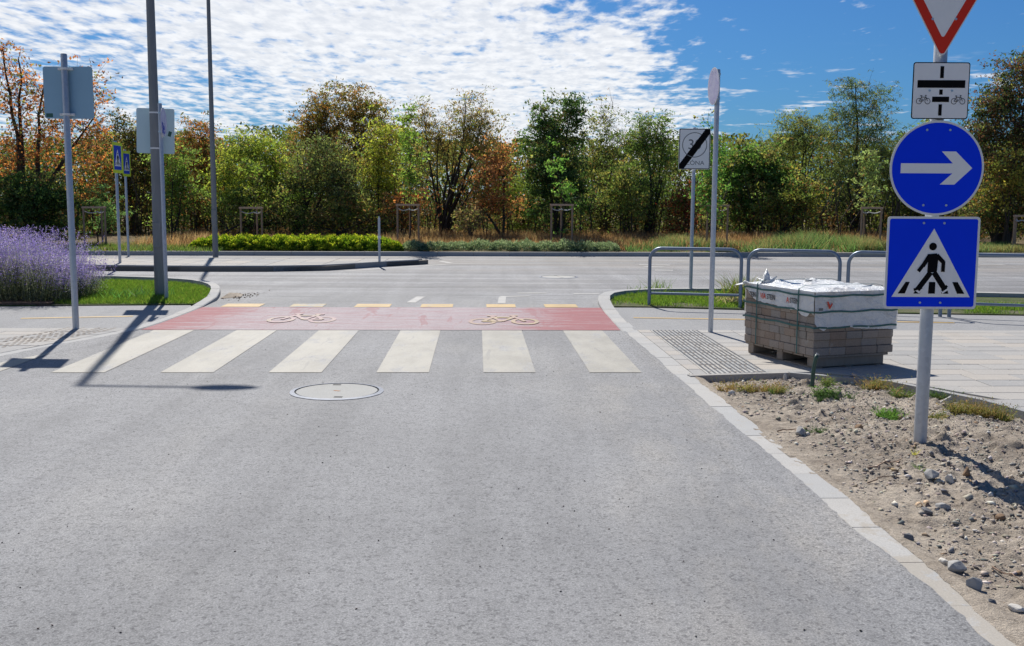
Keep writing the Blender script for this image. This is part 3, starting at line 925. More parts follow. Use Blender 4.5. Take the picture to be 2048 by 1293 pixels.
# left footway
em.location.z = -.006
bedL = fill_prism('left_footway', [(p.x, p.y) for p in KLi[:7]]+[(-4.70, 12.60), (-8, 12.48), (-14, 12.08), (-16, 12), (-16, 4)], -.1, .014, M['joint'])
b0 = 0; OLF = Vector((-4.60, 12.60, 0)); cntL = 0
while b0 > -5.4:
    a0 = 0
    while a0 > -6.6:
        w = random.choice((.4, .6))
        p = rect(OLF, a0-w+gap, a0-gap, b0-.3+gap, b0-gap)
        c = sum(p, Vector((0, 0, 0)))/4; q = p
        for k in range(len(KLi)-1):
            if KLi[k].y <= c.y <= KLi[k+1].y:
                d = (KLi[k+1]-KLi[k]).normalized(); q = clip(q, KLi[k], Vector((-d.y, d.x, 0))); break
        if len(q) >= 3 and area(q) > .004 and c.x > -8:
            slab(q, .026, M['slab'], bedL); cntL += 1
        a0 -= w
    b0 -= .3
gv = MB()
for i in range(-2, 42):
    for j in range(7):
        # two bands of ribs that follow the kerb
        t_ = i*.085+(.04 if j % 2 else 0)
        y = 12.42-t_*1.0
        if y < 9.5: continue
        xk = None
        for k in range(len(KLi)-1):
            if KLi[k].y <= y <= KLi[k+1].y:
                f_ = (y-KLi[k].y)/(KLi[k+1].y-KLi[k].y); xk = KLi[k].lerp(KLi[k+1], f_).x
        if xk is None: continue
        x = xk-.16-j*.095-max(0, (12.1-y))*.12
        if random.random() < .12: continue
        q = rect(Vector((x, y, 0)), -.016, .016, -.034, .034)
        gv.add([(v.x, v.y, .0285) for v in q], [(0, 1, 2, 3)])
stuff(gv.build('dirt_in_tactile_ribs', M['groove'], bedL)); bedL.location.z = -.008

# ---- lawns
lawnL = [(-4.72, 15.40), (-4.72, 16.3), (-4.9, 17.05), (-5.1, 17.7), (-5.4, 18.3), (-5.85, 18.88), (-6.5, 19.35), (-7.5, 19.65), (-9, 19.8), (-14, 19.85), (-20, 19.6), (-20, 14.3), (-14, 14.62), (-7.3, 15.07)]
lawnR = [(1.50, 15.40), (1.48, 15.7), (1.52, 16.2), (1.62, 16.75), (1.88, 17.2), (2.25, 17.52), (2.85, 17.68), (4, 17.78), (8.5, 17.1), (16, 16.4), (16, 13.92), (9, 14.38), (4.9, 14.78), (2.0, 15.38)]
fill_prism('left_lawn', lawnL, -.05, .030, M['lawn_soil'])
fill_prism('right_lawn', lawnR, -.05, .030, M['lawn_soil'])
def lawn(name, poly, z, n, pal, h=.055, label='', dens=None, w=.009):
    p = scatter(poly, n)
    if dens is not None: p = p[dens(p)]
    pts = np.c_[p, np.full(len(p), z)]
    V, F, K = blades(pts, h*rng.uniform(.5, 1.4, len(p)), w, palette(pal, len(p)), .5)
    return stuff(np_mesh(name, V, F, K, M['leaf']), label, 'grass')
vis = [(-4.74, 15.42), (-4.75, 16.3), (-4.93, 17.05), (-5.13, 17.7), (-5.43, 18.3), (-5.88, 18.86), (-6.5, 19.3), (-7.5, 19.6), (-10, 19.7), (-10, 17.4), (-7.4, 17.2), (-6.75, 15.25)]
GR = [(3, (.13, .24, .035)), (2, (.20, .30, .05)), (1, (.08, .16, .03)), (.25, (.28, .27, .09))]
lawn('lawn_grass', vis, .028, 60000, GR, .05, 'dense short bright green grass on the left corner lawn round the lamp post')
visR = [(1.53, 15.43), (1.5, 15.7), (1.55, 16.2), (1.66, 16.72), (1.9, 17.15), (2.28, 17.45), (2.87, 17.6), (4, 17.7), (9.5, 16.9), (9.5, 14.4), (4.9, 14.82), (2.0, 15.42)]
def patchy(p):
    k = np.array([noise.noise(Vector((x*1.3, y*1.9, 3.0))) for x, y in p])
    edge = np.clip((p[:, 1]-15.35+.2*(p[:, 0]-2))/1.1, 0, 1)
    far = (p[:, 0] > 5.0) & (p[:, 1] > 16.1-.05*(p[:, 0]-5)); sp = (p[:, 0] > 4.4) & (p[:, 0] < 6.4) & (p[:, 1] < 15.0)
    return (k+edge*.55-.18+rng.normal(size=len(p))*.12-far*1.5-sp*1.2 > 0)
lawn('lawn_grass', visR, .028, 60000, GR, .055, 'patchy green grass with bare soil round the steel barriers on the right corner', patchy)

# ---- traffic island
isl = [(-40, 21.2), (-9.16, 22.55), (-6.7, 22.45), (-5.3, 22.55), (-4.06, 22.98), (-3.04, 24.3), (-2.14, 25.25), (-2.05, 25.45), (-2.3, 25.62), (-3.4, 25.6), (-8, 25.35), (-14, 25.0), (-40, 23.5)]
ISL = fill_prism('traffic_island', isl, -.05, .10, M['joint'])
front = [Vector((x, y, 0)) for x, y in isl[1:9]]
fi = offset(front, -.14)
kerb(ISL, front, fi, 1.0, lambda s: .128, M['edging'], low=-.04)
back = [Vector((x, y, 0)) for x, y in isl[8:12]]; bi = offset(back, -.14)
kerb(ISL, back, bi, 1.0, lambda s: .128, M['kerb'], low=-.04)
a0 = -12.0
def isl_front(x):
    for k in range(len(fi)-1):
        if fi[k].x <= x <= fi[k+1].x: f_ = (x-fi[k].x)/(fi[k+1].x-fi[k].x); return fi[k].lerp(fi[k+1], f_).y
    return 22.7
while a0 < -2.4:
    for yb in np.arange(22.4, 25.6, .5):
        o = Vector((a0, yb, 0)); p = [o, o+Vector((.59, 0, 0)), o+Vector((.59, .49, 0)), o+Vector((0, .49, 0))]
        c = o+Vector((.3, .25, 0))
        q = p
        for k in range(len(fi)-1):
            if fi[k].x-.3 <= c.x <= fi[k+1].x+.3 and len(q) >= 3:
                d = (fi[k+1]-fi[k]).normalized(); q = clip(q, fi[k], Vector((-d.y, d.x, 0)))
        for k in range(len(bi)-1):
            if bi[k+1].x-.3 <= c.x <= bi[k].x+.3 and len(q) >= 3:
                d = (bi[k+1]-bi[k]).normalized(); q = clip(q, bi[k], Vector((-d.y, d.x, 0)))
        if len(q) >= 3 and area(q) > .01: slab(q, .124, M['island'], ISL, b=.01, z0=.05)
    a0 += .6

# ---- far kerb and verge
fk2 = offset(FK, -.15)
fkb = struct(mesh('far_kerb', [(p.x, p.y, -.02) for p in FK]+[(p.x, p.y, -.02) for p in fk2], [(i, i+1, len(FK)+i+1, len(FK)+i) for i in range(len(FK)-1)], M['edging']))
pr = resample(FK, fk2, 1.0)
for i in range(len(pr)-1):
    a, b_, c, d = pr[i][0], pr[i][1], pr[i+1][0], pr[i+1][1]
    if not -18 < a.x < 20: continue
    u_ = (c-a).normalized()*.004
    mb = MB(); mb.prism([((a+u_).x, (a+u_).y), ((c-u_).x, (c-u_).y), ((d-u_).x, (d-u_).y), ((b_+u_).x, (b_+u_).y)], -.02, .115+random.uniform(-.001, .001))
    mb.build('kerb_stone', M['kerb'], fkb)
# verge and wood floor: gently uneven terrain behind the kerb
nx, ny = 120, 30; vs = []; fs = []
for j in range(ny+1):
    for i in range(nx+1):
        x = -60+120*i/nx; yk = 29.15+x*.045 if abs(x) < 15 else 29.15+math.copysign(15, x)*.045+(x-math.copysign(15, x))*.045
        y = yk+.02+(j/ny)**1.6*40
        zz = .09+(.22*sm(j/ny, .05, .4))+noise.noise(Vector((x*.4, y*.4, 0)))*.05*(1 if j > 1 else 0)
        vs.append((x, y, zz))
for j in range(ny):
    for i in range(nx):
        a = j*(nx+1)+i; fs.append((a, a+1, a+nx+2, a+nx+1))
struct(mesh('verge', vs, fs, M['verge'], smooth=True))

# ---- bare dirt strip on the right
def kin(y):
    for k in range(len(KRi)-1):
        if KRi[k].y <= y <= KRi[k+1].y: return KRi[k].lerp(KRi[k+1], (y-KRi[k].y)/(KRi[k+1].y-KRi[k].y)).x
    return 1.98
def zdirt(x, y):
    e = x-kin(y)
    r = math.hypot(x-2.80, y-6.75)
    h = .004+.045*math.exp(-(r/.8)**2)
    rough = sm(e, .0, .5)
    n = noise.fractal(Vector((x*1.6, y*1.6, 1.7)), 1.0, 2.1, 4)*.022
    n2 = noise.fractal(Vector((x*9, y*9, 4.2)), .7, 2.2, 5)*.024
    # towards the paving the soil sinks
    dmin = min(((Vector((x, y, 0))-E[k]).dot((E[k+1]-E[k]).normalized()), k) for k in range(1))[0]
    de = 9; on_paving = False
    for k in range(len(E)-1):
        ab = E[k+1]-E[k]; t = max(0, min(1, (Vector((x, y, 0))-E[k]).dot(ab)/ab.length_squared))
        dk = (Vector((x, y, 0))-E[k]-ab*t).length
        if dk < de: de = dk; on_paving = (x-E[k].x)*-ab.y+(y-E[k].y)*ab.x > 0 and dk > .015
    n2 += noise.fractal(Vector((x*26, y*26, 2.2)), .8, 2.1, 2)*.009+max(0, noise.noise(Vector((x*11, y*11, 8))))**2*.075
    h -= .05*(1-sm(de, .05, .7))
    if on_paving: return -.06
    return min(h+(n+n2)*(.25+.75*rough), 9 if de > .12 else .006)
nx, ny = 190, 430; vs = []; fs = []
for j in range(ny+1):
    y = (2.6+7.15*(j-8)/(ny-8)) if j >= 8 else -1+3.6*j/8
    for i in range(nx+1):
        x0 = kin(y)-.06; x = x0+(6.2-x0)*(i/nx)**1.15
        vs.append((x, y, zdirt(x, y)))
for j in range(ny):
    for i in range(nx):
        a = j*(nx+1)+i; fs.append((a, a+1, a+nx+2, a+nx+1))
struct(mesh('dirt', vs, fs, M['dirt'], smooth=True))

# pebbles: octahedra with random squash
def pebbles(name, xy, zf, size, cols, label, squash=.6):
    n = len(xy); base = np.array([(1, 0, 0), (0, 1, 0), (-1, 0, 0), (0, -1, 0), (0, 0, 1), (0, 0, -1)], float)
    V = (base[None]+rng.normal(size=(n, 6, 3))*.22)*rng.uniform(.6, 1.25, (n, 6, 1))*size[:, None, None]
    V[:, :, 2] *= squash
    a = rng.random(n)*6.28; c, s = np.cos(a), np.sin(a)
    x = V[:, :, 0]*c[:, None]-V[:, :, 1]*s[:, None]; y = V[:, :, 0]*s[:, None]+V[:, :, 1]*c[:, None]
    t = rng.normal(size=n)*.5
    V = np.stack([x, y, V[:, :, 2]+x*t[:, None]*.3], 2)
    V += np.c_[xy, zf][:, None, :]
    F0 = np.array([(0, 1, 4), (1, 2, 4), (2, 3, 4), (3, 0, 4), (1, 0, 5), (2, 1, 5), (3, 2, 5), (0, 3, 5)])
    F = (F0[None]+np.arange(n)[:, None, None]*6).reshape(-1, 3)
    return stuff(np_mesh(name, V.reshape(-1, 3), F, np.repeat(cols, 6, 0), M['pebble']), label, 'pebbles')
STP = [(4, (.43, .38, .315)), (2.2, (.33, .305, .27)), (1.4, (.56, .52, .46)), (.4, (.17, .17, .17)), (.4, (.36, .26, .18))]
dpoly = [(1.78, 3.3), (1.84, 3.9), (1.84, 5.2), (1.76, 6.9), (1.68, 8.9), (1.62, 9.4), (2.34, 9.55), (3.0, 9.5), (3.7, 8.5), (3.95, 7.5), (4.2, 3.3)]
N1 = 24000
p = scatter(dpoly, N1)
k = np.array([noise.noise(Vector((x*1.7, y*1.7, 9.0))) for x, y in p])
edge = p[:, 0]-np.array([kin(y) for y in p[:, 1]])
p = p[(k+rng.normal(size=N1)*.35+np.clip(edge, 0, .8)*.9-.25) > 0]
sz = .003+.016*rng.random(len(p))**6+.0035*rng.random(len(p))
pebbles('gravel', p, np.array([zdirt(x, y) for x, y in p])+sz*.1, sz, palette(STP, len(p)), 'loose grey and beige gravel scattered over the bare dirt strip')
p = scatter(dpoly, 620)
k = np.array([noise.noise(Vector((x*1.1, y*1.1, 2.0))) for x, y in p]); p = p[(k+np.clip(p[:, 0]-2.1, -.5, .6)*.4 > 0)]
sz = .010+.024*rng.random(len(p))**3
pebbles('small_stones', p, np.array([zdirt(x, y) for x, y in p])+sz*.15, sz, palette(STP, len(p)), 'small angular grey stones half sunk in the bare dirt strip')
# grit lying on the carriageway and kerb
p = np.c_[rng.uniform(-3.5, 1.9, 420), rng.uniform(2.6, 16, 420)]
sz = rng.uniform(.003, .0065, len(p))
pebbles('road_grit', p, sz*.4, sz, palette([(3, (.05, .05, .05)), (1, (.15, .12, .1))], len(p)), 'small dark grit grains lying loose on the grey carriageway')
p = np.c_[rng.normal(-4.42, .16, 80), rng.normal(17.0, .3, 80)]; p = p[p[:, 0] > -4.66]
sz = rng.uniform(.006, .02, len(p))
pebbles('soil_crumbs', p, sz*.3, sz, palette([(2, (.18, .13, .09)), (1, (.36, .30, .24))], len(p)), 'brown soil crumbs against the kerb tip of the left corner lawn')
# spilled soil wedge against the left kerb
mb = MB(); n_ = 18
c0 = Vector((-4.66, 17.0, 0)); ringp = [c0+Vector((.02+.26*max(0, math.cos(a))*random.uniform(.8, 1), .5*math.sin(a)*random.uniform(.85, 1), .003)) for a in [2*math.pi*k/n_ for k in range(n_)]]
top_ = c0+Vector((.03, .05, .05))
mb.add([tuple(v) for v in ringp]+[tuple(top_)], [(k, (k+1) % n_, n_) for k in range(n_)])
stuff(mb.build('spilled_soil', M['dirt']), 'small heap of dry spilled soil in the gutter at the left kerb tip', 'soil')

# ================================================================== STREET FURNITURE
# manholes
def manhole(loc, r, label):
    t = thing('manhole', label, 'manhole', loc)
    n = 48
    def ringm(r0, r1, z0, z1, name, m, dent=False):
        vs = []; fs = []
        for k in range(n):
            a = 2*math.pi*k/n; c, s = math.cos(a), math.sin(a)
            j = (1+random.uniform(-.006, .006)) if dent else 1
            vs += [(r1*c*j, r1*s*j, -.02), (r1*c*j, r1*s*j, z0), (r0*c, r0*s, z1), (r0*c, r0*s, -.02)]
        for k in range(n):
            a, b = 4*k, 4*((k+1) % n)
            fs += [(a, b, b+1, a+1), (a+1, b+1, b+2, a+2), (a+2, b+2, b+3, a+3)]
        return mesh(name, vs, fs, m, t)
    ringm(r*.90, r, .0045, .009, 'frame_ring', M['iron'], True)
    ringm(r*.865, r*.90, .001, .001, 'gap_ring', M['iron_dark'])
    mb = MB(); mb.tube([(0, 0, -.02), (0, 0, .006)], r*.862, n); mb.build('cover', M['cover'], t)
    for x, y in ((-.12, .72), (.14, -.70)):
        mb = MB(); mb.bbox(x*r*1-.035, x*r+.035, y*r-.02, y*r+.02, .004, .0075, .001); mb.build('lifting_slot', M['iron_dark'], t)
    mb = MB(); mb.box(-.03, .03, -.012, .012, .005, .0078, Matrix.Rotation(-.5, 4, 'Z')); mb.build('rust_spot', M['rust'], t)
    return t
manhole(G(674, 783.5), .39, 'round concrete manhole cover with scuffed steel ring before the zebra crossing')
manhole(G(1117, 554.5), .40, 'small looking round manhole cover far out in the cross road')

# ---- flat artwork helper for signs: 2-D shapes on a vertical plate facing local -Y
class Plate:
    def __init__(s, parent, M4): s.p = parent; s.M = M4
    def flat(s, name, polys, d, m, parent=None):
        vs, fs = [], []
        for p in polys:
            a = sum(p[i][0]*p[(i+1) % len(p)][1]-p[(i+1) % len(p)][0]*p[i][1] for i in range(len(p)))
            if a < 0: p = p[::-1]
            n = len(vs); e_ = len(fs)*.00004; vs += [s.M @ Vector((x, -d-e_, z)) for x, z in p]; fs.append(tuple(range(n, n+len(p))))
        return mesh(name, vs, fs, m, parent or s.p)
    def solid(s, name, poly, d0, d1, m, parent=None):
        a = sum(poly[i][0]*poly[(i+1) % len(poly)][1]-poly[(i+1) % len(poly)][0]*poly[i][1] for i in range(len(poly)))
        if a < 0: poly = poly[::-1]
        n = len(poly)
        vs = [s.M @ Vector((x, -d1, z)) for x, z in poly]+[s.M @ Vector((x, -d0, z)) for x, z in poly]
        fs = [tuple(range(n)), tuple(range(2*n-1, n-1, -1))]+[((i+1) % n, i, i+n, (i+1) % n+n) for i in range(n)]
        return mesh(name, vs, fs, m, parent or s.p)
    def text(s, name, body, size, x, z, d, m, parent=None, sx=1.0, rot=0):
        c = bpy.data.curves.new(name, 'FONT'); c.body = body; c.size = size; c.offset = size*.022 if name == 'film_print' else 0; c.align_x = 'CENTER'; c.align_y = 'CENTER'
        o = bpy.data.objects.new(name, c); COL.objects.link(o)
        me = bpy.data.meshes.new_from_object(o)
        bpy.data.objects.remove(o); me.name = name
        T = s.M @ Matrix.Translation((x, -d, z)) @ Matrix.Rotation(math.pi/2, 4, 'X') @ Matrix.Rotation(rot, 4, 'Z') @ Matrix.Diagonal((sx, 1, 1, 1))
        me.transform(T); me.materials.clear(); me.materials.append(m)
        return link(bpy.data.objects.new(name, me), parent or s.p)
def rrect(w, h, r, n=5, cx=0, cz=0):
    out = []
    for (x, z, a0) in ((w/2-r, h/2-r, 0), (-w/2+r, h/2-r, 90), (-w/2+r, -h/2+r, 180), (w/2-r, -h/2+r, 270)):
        for k in range(n+1):
            a = R(a0+90*k/n); out.append((cx+x+r*math.cos(a), cz+z+r*math.sin(a)))
    return out
def disc(r, n=48, cx=0, cz=0): return [(cx+r*math.cos(2*math.pi*k/n), cz+r*math.sin(2*math.pi*k/n)) for k in range(n)]
def rpoly(pts, r, n=5):
    """rounded polygon"""
    out = []; m = len(pts)
    for i in range(m):
        p, a, b = Vector(pts[i]), Vector(pts[i-1]), Vector(pts[(i+1) % m])
        u, w = (a-p).normalized(), (b-p).normalized()
        half = math.acos(max(-1, min(1, u.dot(w))))/2; t = r/math.tan(half)
        c = p+(u+w).normalized()*(r/math.sin(half)); s, e = p+u*t, p+w*t
        a0 = math.atan2(s.y-c.y, s.x-c.x); a1 = math.atan2(e.y-c.y, e.x-c.x)
        while a1-a0 > math.pi: a1 -= 2*math.pi
        while a1-a0 < -math.pi: a1 += 2*math.pi
        out += [(c.x+r*math.cos(a0+(a1-a0)*k/n), c.y+r*math.sin(a0+(a1-a0)*k/n)) for k in range(n+1)]
    return out
def pole(parent, h, r, m='steel', z0=-.15, r1=None, name='pole', cap=True):
    mb = MB()
    r1 = r1 or r
    mb.tube([(0, 0, z0), (0, 0, h-.01), (0, 0, h)], [r, r1, r1*.85 if cap else r1], 24)
    return smooth_by_angle(mb.build(name, M[m], parent))
def clamp(parent, z, r, y=-.0, w=.10):
    mb = MB()
    mb.tube([(0, 0, z-.012), (0, 0, z+.012)], r*1.18, 20)
    mb.box(-w/2, w/2, -r*1.25-.004, -r*1.02, z-.013, z+.013)
    for x in (-w*.38, w*.38): mb.tube([(x, -r*1.2, z), (x, r*.4, z)], .005, 6)
    return mb.build('clamp', M['bolt'], parent)
def bolts(pl, pts, d=.007):
    for x, z in pts:
        pl.solid('bolt', disc(.0075, 8, x, z), .002, d, M['bolt'])
def ped_art(pl, w, h, d, parent, cx=0, cz=0, tri='sign_white', blk='sign_black'):
    """walker on a zebra in a white triangle; u right, v down, unit square"""
    c = lambda u, v: (cx+(u-.5)*w, cz+(.5-v)*h)
    pl.flat('white_triangle', [[c(.505, .128), c(.078, .869), c(.928, .869)]], d, M[tri], parent)
    st = []
    for a, b_, e, f_ in ((.225, .270, .145, .222), (.382, .435, .315, .385), (.478, .548, .473, .548), (.585, .652, .620, .695), (.730, .788, .788, .868)):
        st.append([c(a, .705), c(b_, .705), c(f_, .832), c(e, .832)])
    pl.flat('zebra_bars', st, d+.001, M[blk], parent)
    wl = [bar2(*c(.49, .60), *c(.355, .79), .058*w), bar2(*c(.525, .60), *c(.655, .79), .058*w)]
    sh = [bar2(*c(.315, .79), *c(.405, .765), .028*w), bar2(*c(.62, .80), *c(.675, .745), .028*w)]
    pl.flat('leg_outline', [bar2(*c(.49, .60), *c(.34, .805), .092*w), bar2(*c(.525, .60), *c(.668, .805), .092*w)], d+.002, M[tri], parent)
    body = [[c(.445, .405), c(.545, .395), c(.565, .44), c(.555, .60), c(.452, .60), c(.455, .46)]]
    arms = [bar2(*c(.465, .425), *c(.40, .535), .045*w), bar2(*c(.405, .52), *c(.355, .59), .040*w),
            bar2(*c(.545, .415), *c(.625, .495), .045*w), bar2(*c(.622, .485), *c(.620, .595), .040*w)]
    pl.flat('walking_figure', wl+sh+body+arms+[disc(.041*w, 18, *c(.50, .322))], d+.003, M[blk], parent)

# ---- main sign post (right foreground)
Bp = G(1840, 883, .045)
T = thing('traffic_sign_post', 'tall steel post in the dirt carrying give way, bicycle plate, blue arrow and zebra signs', 'signpost', (Bp.x, Bp.y, .0), 0)
Yp = Bp.y-.062
pole(T, 3.75, .0415, z0=-.3)
def at(px, py): q = P(px, py, Yp); return q.x-Bp.x, q.z
def frame(px, py, rz=0, parent=T):
    x, zz = at(px, py)
    return Plate(parent, Matrix.Translation((x, Yp-Bp.y, zz)) @ Matrix.Rotation(R(rz), 4, 'Z'))
ppm = FPX/Yp*1.006
# zebra sign
W_ = 186/ppm
pl = frame(1863.5, 526.5)
sg = pl.solid('zebra_sign', rrect(W_, W_, .022), 0, .002, M['rim']); sg['label'] = 'blue square sign with walking figure in a white triangle'
pl.flat('blue_field', [rrect(W_-.030, W_-.030, .014)], .003, M['sign_blue'], sg)
ped_art(pl, W_, W_, .004, sg)
bolts(pl, [(-.065, W_*.43), (.065, W_*.43), (-.065, -W_*.43), (.065, -W_*.43)])
pl.M = pl.M; 
# arrow disc
pl = frame(1873.5, 337)
rD = 187.5/2/ppm
sg = pl.solid('arrow_sign', disc(rD, 72), 0, .002, M['rim']); sg['label'] = 'round blue sign with a white arrow to the right'
pl.flat('blue_field', [disc(rD-.014, 72)], .003, M['sign_blue'], sg)
k = 1/93.5*rD
arrow = [[(-72*k, 9.5*k), (-72*k, -10*k), (31*k, -10*k), (31*k, 9.5*k)], [(31*k, 9.5*k), (31*k, .5*k), (70*k, .5*k), (36*k, 33*k), (8*k, 33*k)], [(31*k, -10*k), (7*k, -32*k), (36*k, -32*k), (70*k, .5*k), (31*k, .5*k)]]
pl.flat('white_arrow', arrow, .004, M['sign_white'], sg)
bolts(pl, [(-.075, rD*.80), (.07, rD*.80), (-.075, -rD*.78), (.07, -rD*.78)])
# bicycle plate
pl = frame(1881, 182)
w, h = 112/ppm, 110/ppm
sg = pl.solid('priority_plate', rrect(w, h, .016), 0, .002, M['sign_black']); sg['label'] = 'white plate with thick black bar and two bicycles'
pl.flat('white_field', [rrect(w-.012, h-.012, .012)], .003, M['sign_white'], sg)
def pc(u, v): return ((u-.5)*w, (.5-v)*h)
bars = []
for u0, v0, u1, v1 in ((.475, .07, .54, .28), (.085, .315, .925, .45), (.475, .48, .535, .57), (.355, .605, .655, .70), (.475, .74, .535, .94)):
    bars.append([pc(u0, v0), pc(u1, v0), pc(u1, v1), pc(u0, v1)])
pl.flat('black_bars', bars, .004, M['sign_black'], sg)
for u0, fl in ((.075, 1), (.69, 1)):
    bk = [[pc(u0+x*.25, .74-y*.27) for x, y in q] for q in bike2(.035)]
    pl.flat('bicycle_symbol', bk, .004, M['sign_black'], sg)
bolts(pl, [(-.07, 0), (.07, 0)], .006)
# give way triangle
ax, az = at(1883, 119.5)
sd = .90; hh = sd*.866
pl = Plate(T, Matrix.Translation((ax, Yp-Bp.y, az)))
tri = lambda s, o: [(0, o), (s/2, o+s*.866*1.035), (-s/2, o+s*.866*1.035)]
sg = pl.solid('give_way_sign', rpoly(tri(sd, 0), .025), 0, .002, M['rim']); sg['label'] = 'white triangle with red border pointing down'
pl.flat('red_border', [rpoly(tri(sd-.035, .014), .020)], .003, M['sign_red'], sg)
pl.flat('white_field', [rpoly(tri(sd-.205, .125), .012)], .004, M['sign_white'], sg)
bolts(pl, [(-.07, .245), (.075, .245)])
for zz in (.95, 1.30, 1.65, 2.0, 2.17, 2.4, 2.75, 3.1): clamp(T, zz, .0415, w=.16)

# ---- left sign (seen from behind)
def back_sign(base, h, px, py, w, hh_, label, r=.0375, m='sign_back', stick=None, yaw=0, Yoff=.05):
    b = G(*base)
    t = thing('traffic_sign_post', label, 'signpost', (b.x, b.y, .0))
    pole(t, h, r)
    q = P(px, py, b.y+Yoff)
    pl = Plate(t, Matrix.Translation((q.x-b.x, Yoff, q.z)) @ Matrix.Rotation(yaw, 4, 'Z'))
    s = pl.solid('sign_plate', rrect(w, hh_, .03), -.002, .0, M[m])
    mb = MB(); 
    if stick: pl.flat('sticker', [[(stick[0], stick[1]), (stick[0]+stick[2], stick[1]), (stick[0]+stick[2], stick[1]+stick[3]), (stick[0], stick[1]+stick[3])]], .0015, M['sticker'], s)
    for dz in (-hh_*.42, hh_*.45):
        mb = MB(); mb.tube([(0, 0, q.z+dz-.012), (0, 0, q.z+dz+.012)], r*1.2, 20); mb.box(-.085, .085, .012, Yoff-.003, q.z+dz-.014, q.z+dz+.014)
        for x in (-.07, .07): mb.tube([(x, .0, q.z+dz), (x, Yoff, q.z+dz)], .006, 6)
        mb.build('clamp', M['rim'], t)
    return t
back_sign((152, 657, .026), 3.26, 137, 186, .585, .605, 'steel post with blue grey square sign seen from behind on left footway', stick=(-.245-.03, -.285, .08, .045))

# ---- lamp posts
def lamp_post(loc, label, r0, r1, h, az, arm, head, group):
    t = thing('street_lamp', label, 'street lamp', loc, 0, group)
    mb = MB(); mb.tube([(0, 0, -.1), (0, 0, .02), (0, 0, h)], [r0, r0, r1], 24); smooth_by_angle(mb.build('pole', M['lamp_steel'], t))
    d = Vector((math.cos(az), math.sin(az), 0))
    mb = MB(); mb.tube([(0, 0, h-.05)]+[tuple(d*arm*f+Vector((0, 0, h-.02+.06*f))) for f in (.02, .5, 1)], [.03, .028, .025, .025], 12); mb.build('arm', M['lamp_steel'], t)
    # lens-shaped lamp head
    vs = []; fs = []; n = 16; prof = [(0, .02), (.10, .5), (.28, .9), (.5, 1.0), (.75, .8), (.93, .4), (1, .05)]
    w = Vector((-d.y, d.x, 0))
    for u_, s_ in prof:
        for k in range(n):
            a = 2*math.pi*k/n
            p = d*(arm-.08+head*u_)+w*(s_*.14*math.cos(a))+Vector((0, 0, h+.05+s_*(.045 if math.sin(a) > 0 else .025)*math.sin(a)))
            vs.append(p)
    for i in range(len(prof)-1):
        for k in range(n): a, b_ = i*n+k, i*n+(k+1) % n; fs.append((a, b_, b_+n, a+n))
    fs += [tuple(range(n-1, -1, -1)), tuple((len(prof)-1)*n+k for k in range(n))]
    mesh('lamp_head', vs, fs, M['lamp_steel'], t, True)
    mb = MB(); mb.bbox(-.06, .06, -r0-.006, -r0+.01, .75, 1.15, .004); mb.build('access_door', M['lamp_steel'], t)
    return t
Lb = G(321, 590, .05)
HL = 8.55
LP1 = lamp_post((Lb.x, Lb.y, .05), 'thick grey street lamp pole rising from the left corner lawn', .088, .040, HL, R(0.5), 1.0, .62, 'street lamps')
L2 = G(431, 507, .11)
lamp_post((L2.x, L2.y, .11), 'slim grey street lamp pole behind the far kerb beside the green hedge', .075, .038, 8.6, R(-68), 1.0, .6, 'street lamps')
# small round steel bands and plate strapped to the near lamp
q = P(311, 262.5, Lb.y+.12)
t = thing('traffic_sign', 'pale square sign seen from behind, strapped to the near street lamp', 'sign', (Lb.x, Lb.y, .05))
pl = Plate(t, Matrix.Translation((q.x-Lb.x, .12, q.z-.05)) @ Matrix.Rotation(R(1.5), 4, 'Y'))
s_ = pl.solid('sign_plate', rrect(.60, .70, .03), -.002, 0, M['sign_back_pale'])
pl.flat('sticker', [[(x*math.cos(-.3)-y*math.sin(-.3)+.225, x*math.sin(-.3)+y*math.cos(-.3)-.04) for x, y in ((-.025, -.04), (.025, -.04), (.025, .04), (-.025, .04))]], .0015, M['sticker'], s_)
for dz in (-.275, .275):
    mb = MB(); zz = q.z-.05+dz
    rr_ = .088-.048*zz/8.55+.004
    mb.tube([(0, 0, zz-.012), (0, 0, zz+.012)], rr_, 20); mb.box(-.06, .06, rr_-.012, .117, zz-.013, zz+.013); mb.build('strap_band', M['rim'], t)

# ---- thin post with small round sign seen nearly edge on
def round_side(base, z0, h, cpx, cpy, dia, side, label, blue=False):
    b = G(*base, z0); t = thing('cycle_sign_post', label, 'signpost', (b.x, b.y, z0))
    pole(t, h, .030)
    q = P(cpx, cpy, b.y)
    ang = R(96) if side > 0 else R(-83)
    pl = Plate(t, Matrix.Translation((side*.045, 0, q.z-z0)) @ Matrix.Rotation(ang, 4, 'Z'))
    s = pl.solid('round_sign', disc(dia/2, 40), 0, .002, M['rim'])
    pl.flat('faded_field', [disc(dia/2-.012, 40)], .003, M['faded'], s)
    if blue:
        blob = []
        for _ in range(26):
            x, zz = random.uniform(-.1, .02), random.uniform(-.17, -.02)
            if math.hypot(x, zz) < dia/2-.03: blob.append(disc(random.uniform(.01, .028), 7, x, zz))
        for i_, b_ in enumerate(blob): pl.flat('blue_remnant', [b_], .0035+i_*.0002, M['sign_dark_blue'], s)
    for dx, dz in ((-.04, .17), (.04, .17), (-.04, -.17), (.04, -.17)): pl.solid('bolt', disc(.006, 8, dx, dz*dia/.43), .002, .007, M['bolt'])
    for dz in (-.14, .14):
        mb = MB(); zz = q.z-z0+dz; mb.tube([(0, 0, zz-.012), (0, 0, zz+.012)], .036, 16); mb.box(min(0, side*.045), max(0, side*.045), -.012, .012, zz-.010, zz+.010); mb.build('clamp', M['bolt'], t)
    return t
